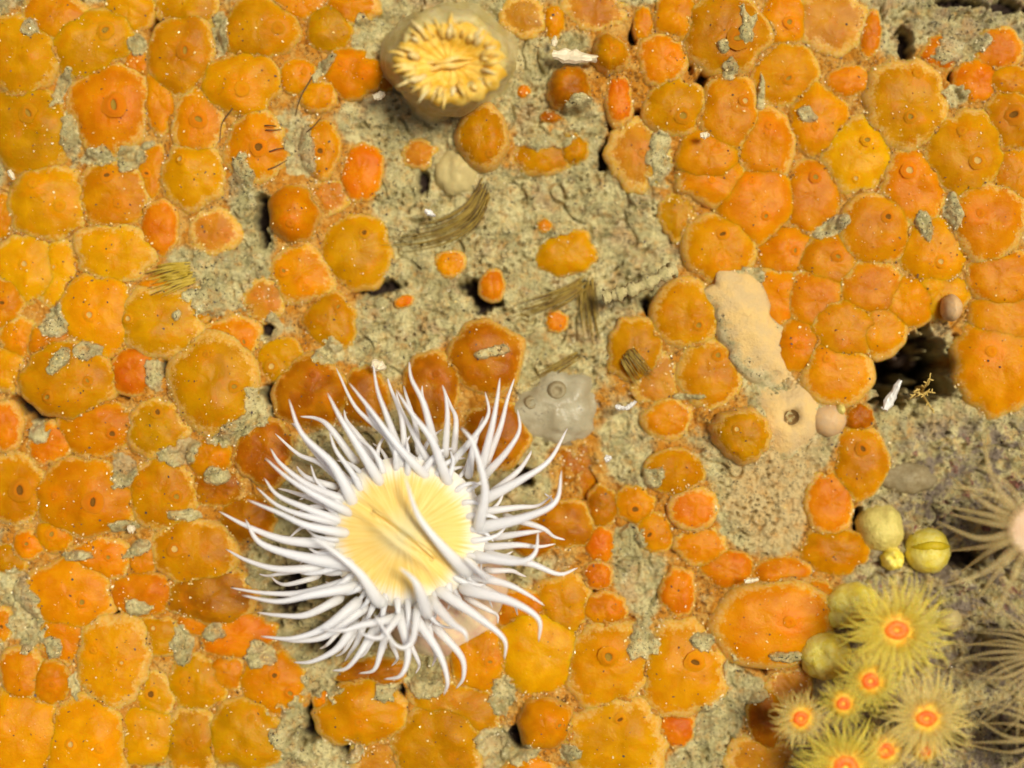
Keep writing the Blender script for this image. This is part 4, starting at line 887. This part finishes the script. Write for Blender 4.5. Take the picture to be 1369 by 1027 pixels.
# ---------------------------------------------------------------- silt-crusted tube, shells, splinters
pts = [P(806, 398, 42), P(830, 392, 46), P(858, 382, 48), P(890, 366, 42), P(902, 360, 36)]
b0 = P(852, 382, 0); path = catmull([(p[0] - b0[0], p[1] - b0[1], p[2]) for p in pts], 40)
V, F, T = sweep(path, [8 + 2.6 * math.sin(j * .9) + 1.8 * math.sin(j * 2.3) - (4 if j in (0, 40) else 0) for j in range(41)], 14)
V = [np.array(v) + 1.9 * np.array((float(perlin(v[0] / 5, v[1] / 5 + v[2] / 5, 71)), float(perlin(v[0] / 5, v[1] / 5 + v[2] / 5, 72)), float(perlin(v[0] / 4, v[1] / 4 + v[2] / 4, 73)))) for v in V]
o = mk('crusted_tube', V, F, M['silt']); o.location = tuple(c * S for c in b0); tag(o, 'silt-crusted worm tube lying on the silt beside dark bristles', 'worm tube')

def splinter(name, px, py, L, w, th, ang, z, mat, label, seed, tilt=0.0, cat='shell', group=None):
    n = 9; V = []; F = []; rr = random.Random(seed)
    for i in range(n):
        t = i / (n - 1); hw = w * (.35 + .65 * math.sin(math.pi * min(1, .2 + t * .75))) * rr.uniform(.8, 1.12); x = (t - .5) * L + rr.uniform(-.04, .04) * L
        for (yy, zz) in ((-1, -.2), (-.6, .7), (0, 1), (.6, .7), (1, -.2), (0, -.7)):
            V.append((x + rr.uniform(-.035, .035) * L, yy * hw * rr.uniform(.8, 1.15), zz * th * rr.uniform(.5, 1.1) + tilt * t * L))
    for i in range(n - 1):
        for k in range(6): F.append((i * 6 + k, (i + 1) * 6 + k, (i + 1) * 6 + (k + 1) % 6, i * 6 + (k + 1) % 6))
    F.append(tuple(range(6))); F.append(tuple((n - 1) * 6 + k for k in range(5, -1, -1)))
    o = mk(name, V, F, M[mat], smooth=False); x, y, _ = P(px, py, z); o.location = (x * S, y * S, z * S); o.rotation_euler = (0, 0, R(ang))
    return tag(o, label, cat, group)
splinter('shell_splinter', 768, 76, 60, 10, 7, -6, 40, 'shell', 'cream white shell splinter between silt and amber squirt', 1)
splinter('shell_splinter', 1193, 529, 46, 6.5, 5, 62, 22, 'bluewhite', 'bright white splinter standing in the dark crevice', 2)
splinter('shell_chip', 741, 55, 14, 4, 4, 80, 36, 'shell', 'tiny upright white shell chip above the cream splinter', 3)
splinter('shell_chip', 1005, 776, 18, 4, 4, 10, 46, 'shell', 'small cream shell chip between vermilion and large dusty squirts', 4)
splinter('shell_chip', 506, 489, 20, 7, 6, -20, 44, 'shell', 'pale shell chip on silt just above the white anemone tentacles', 5)
splinter('shell_chip', 843, 542, 18, 3.6, 4, 35, 40, 'bluewhite', 'glossy white chip in silt right of the grey translucent squirt', 6)
splinter('shell_chip', 830, 545, 14, 4, 4, -10, 40, 'bluewhite', 'second glossy chip beside small brown squirt in silt', 7)
splinter('shell_chip', 813, 613, 10, 5, 4, 20, 42, 'bluewhite', 'small white chip by deep shaded orange wall', 8)
splinter('shell_chip', 176, 707, 10, 6, 5, 20, 46, 'shell', 'round white chip between wide orange squirt and amber squirt', 9)
splinter('shell_chip', 15, 234, 14, 4, 4, -60, 42, 'shell', 'small yellowish chip beside golden squirt and silt edge', 10)
splinter('shell_chip', 942, 181, 12, 5, 4, 0, 48, 'shell', 'tiny cream chip between two orange squirts under olive-siphoned squirt', 11)
splinter('shell_chip', 507, 128, 16, 6, 4, 20, 36, 'shell', 'cream flake at the silt edge left of closed anemone', 12)
splinter('shell_chip', 575, 285, 16, 4, 4, -30, 34, 'bluewhite', 'pale glinting flake beside the ochre bristle tuft', 13)

# ---------------------------------------------------------------- dark rock, hydroid in the crevice
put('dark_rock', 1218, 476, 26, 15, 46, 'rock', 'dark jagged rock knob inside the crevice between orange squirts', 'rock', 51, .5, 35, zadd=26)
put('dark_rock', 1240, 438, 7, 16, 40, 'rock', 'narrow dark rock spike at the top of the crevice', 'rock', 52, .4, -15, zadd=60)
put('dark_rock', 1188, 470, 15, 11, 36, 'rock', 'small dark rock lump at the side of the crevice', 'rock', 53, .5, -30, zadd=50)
x, y, _ = P(1238, 524, 40); z = soil(x, y)
parts = []
for k in range(9):
    rr = random.Random(k + 60); a = rr.uniform(0, 6.28); L = rr.uniform(7, 26); cur = rr.uniform(-.7, .7); x1, y1 = rr.uniform(-8, 8), rr.uniform(-6, 6)
    st = [np.array((x1, y1, -8)), np.array((x1 + L * .4 * math.cos(a), y1 + L * .4 * math.sin(a), rr.uniform(16, 30))), np.array((x1 + L * math.cos(a + cur), y1 + L * math.sin(a + cur), rr.uniform(20, 40)))]
    pth = catmull(st, 8); parts.append(sweep(pth, [2.0 * (1 - .6 * j / 8) for j in range(9)], 6))
    for m in (4, 6):
        d = rr.uniform(-1.2, 1.2) + a; q = pth[m]
        parts.append(sweep(catmull([q, q + np.array((5 * math.cos(d), 5 * math.sin(d), 3))], 3), [1.3, 1.2, 1.0, .4], 5))
V, F, T = merge(parts); o = mk('hydroid', V, F, M['hydroid']); o.location = (x * S, y * S, max(z, 0) * S); tag(o, 'small yellowish branching hydroid at the lip of the dark crevice', 'hydroid')

# ---------------------------------------------------------------- bristles and hairs
def tuft(name, label, a, b, mid, n, spread0, spread1, mat, w=1.3, z0=42, seed=0, arch=10, body=None):
    """film of fine ochre bristles with a few dark ones"""
    base_ = P(*a, 0); zr = top(base_[0], base_[1]) - 3
    root = thing(name, (base_[0], base_[1], zr), label, 'bristles')
    for part, cnt, ww, mt, sd in (('bristle_film', int(n * 2.8), w * .85, mat, seed), ('dark_bristles', n if mat == 'bristle' else n // 3, w * .62, 'bristledark', seed + 40)):
        rr = random.Random(sd); parts = []
        px_, py_ = b[0] - a[0], b[1] - a[1]; L = math.hypot(px_, py_); nx_, ny_ = -py_ / L, px_ / L
        for k in range(cnt):
            f = (k + rr.uniform(.1, .9)) / cnt - .5; j0, j1 = f * spread0, f * spread1 + rr.uniform(-3, 3); e = rr.uniform(.6, 1.1); st = rr.uniform(0, .25)
            row = []
            for q in (st, .33 + st * .6, .62, .82, 1.0):
                u = q * e
                cxp = a[0] * (1 - u) ** 2 + 2 * (mid[0] * 2 - (a[0] + b[0]) / 2) * u * (1 - u) + b[0] * u * u
                cyp = a[1] * (1 - u) ** 2 + 2 * (mid[1] * 2 - (a[1] + b[1]) / 2) * u * (1 - u) + b[1] * u * u
                off = (j0 + (j1 - j0) * q) * 1.25
                x, y, _ = P(cxp + nx_ * off, cyp + ny_ * off, 40)
                zz = max(top(x, y), zr - 6) + 2.2 + rr.uniform(0, 2.5) + arch * .35 * math.sin(math.pi * q)
                row.append((x - base_[0], y - base_[1], zz - zr))
            parts.append(sweep(catmull(row, 12), [ww * (1 - .75 * j / 12) for j in range(13)], 5))
        V, F, T = merge(parts); o = mk(part, V, F, M[mt], root); o['kind'] = 'stuff'
    return root
tuft('bristle_tuft', 'long curved ochre bristle tuft sweeping across the silt below soft ball', (650,240), (524,318), (612,296), 11, 20, 34, 'bristle', 1.3, seed=1, body=7)
tuft('bristle_tuft', 'ochre bristle band curving between silt patches above tiny vermilion squirt', (788,372), (690,418), (745,398), 9, 14, 22, 'bristle', 1.3, seed=2, body=8)
tuft('bristle_tuft', 'straight dark bristles hanging beside the silt-crusted tube', (786,368), (794,452), (789,410), 8, 18, 22, 'bristle', 1.2, seed=3, body=4)
tuft('bristle_tuft', 'olive yellow bristle tuft fanned over a vermilion squirt', (254,362), (196,378), (226,368), 14, 22, 34, 'olive', 1.6, seed=4, body=12)
tuft('bristle_tuft', 'short ochre bristles on an amber squirt beside pale silt', (838,470), (868,508), (852,490), 7, 20, 26, 'bristle', 1.2, seed=5, body=3)
tuft('bristle_tuft', 'faint ochre bristles lying over the grey translucent squirt', (780,470), (712,508), (745,492), 6, 10, 16, 'bristle', 1.0, seed=6, body=4)
HAIRS = [([(311,145),(297,165),(294,190)],'curved dark hair on golden squirt left of the hairy orange squirt'),([(418,102),(402,130),(395,155)],'long straight dark hair crossing orange squirts'),([(355,174),(366,174),(380,173)],'short dark hair above the dark siphon of the hairy squirt'),
 ([(360,203),(372,199),(385,198)],'dark hair level with the siphon of the hairy squirt'),([(358,227),(370,222),(384,214)],'dark hair below the siphon of the hairy squirt'),([(410,177),(420,168),(430,156)],'dark hair slanting to the small dark-siphoned squirt'),([(354,168),(364,168),(374,170)],'fine dark hair topmost above the hairy squirt siphon')]
for hi, (pts, lab) in enumerate(HAIRS):
    pp = []; b0 = None
    for k, (px, py) in enumerate(pts):
        x, y, _ = P(px, py, 50); zz = top(x, y) + (9 if k == 1 else 3 if k == 0 else 1); x, y, _ = P(px, py, zz)
        if b0 is None: b0 = (x, y, zz)
        pp.append((x - b0[0], y - b0[1], zz - b0[2]))
    V, F, T = sweep(catmull(pp, 10), [1.1 * (1 - .5 * j / 10) for j in range(11)], 5)
    o = mk('dark_hair', V, F, M['bristledark']); o.location = tuple(c * S for c in b0); tag(o, lab, 'hair', 'thin dark hairs')

# ---------------------------------------------------------------- sand grains
def grains(name, n, lo, hi, mat, label, rimshare, seed):
    g = np.random.default_rng(seed); V = []; F = []
    inw = np.where((np.abs(GX) < 700) & (np.abs(GY) < 530)); 
    edge = np.abs(HT - SZ) < 5
    rimi = np.where(edge & (np.abs(GX) < 700) & (np.abs(GY) < 530))
    for k in range(n):
        src = rimi if g.random() < rimshare else inw
        q = g.integers(len(src[0])); j, i = src[0][q], src[1][q]
        x, y = gx[i] + g.uniform(-1, 1), gy[j] + g.uniform(-1, 1); z = TOP[j, i]; r = lo + (hi - lo) * g.random() ** 3
        d = g.normal(size=(3, 3)); d /= np.linalg.norm(d, axis=1)[:, None]
        o = len(V); c = np.array((x, y, z + r * .4))
        for a in d: V.append(c + a * r * g.uniform(.6, 1.2)); V.append(c - a * r * g.uniform(.6, 1.2))
        F += [(o, o + 2, o + 4), (o + 2, o + 1, o + 4), (o + 1, o + 3, o + 4), (o + 3, o, o + 4), (o + 2, o, o + 5), (o + 1, o + 2, o + 5), (o + 3, o + 1, o + 5), (o, o + 3, o + 5)]
    o = mk(name, V, F, M[mat], smooth=False); o['kind'] = 'stuff'; o['label'] = label; o['category'] = 'sand'
grains('pale_sand_grains', 12000, .5, 2.1, 'grainpale', 'glinting pale sand grains caught round the animals', .62, 5)
grains('dark_sand_grains', 4200, .6, 2.2, 'graindark', 'dark sand grains scattered through the silt', .25, 6)
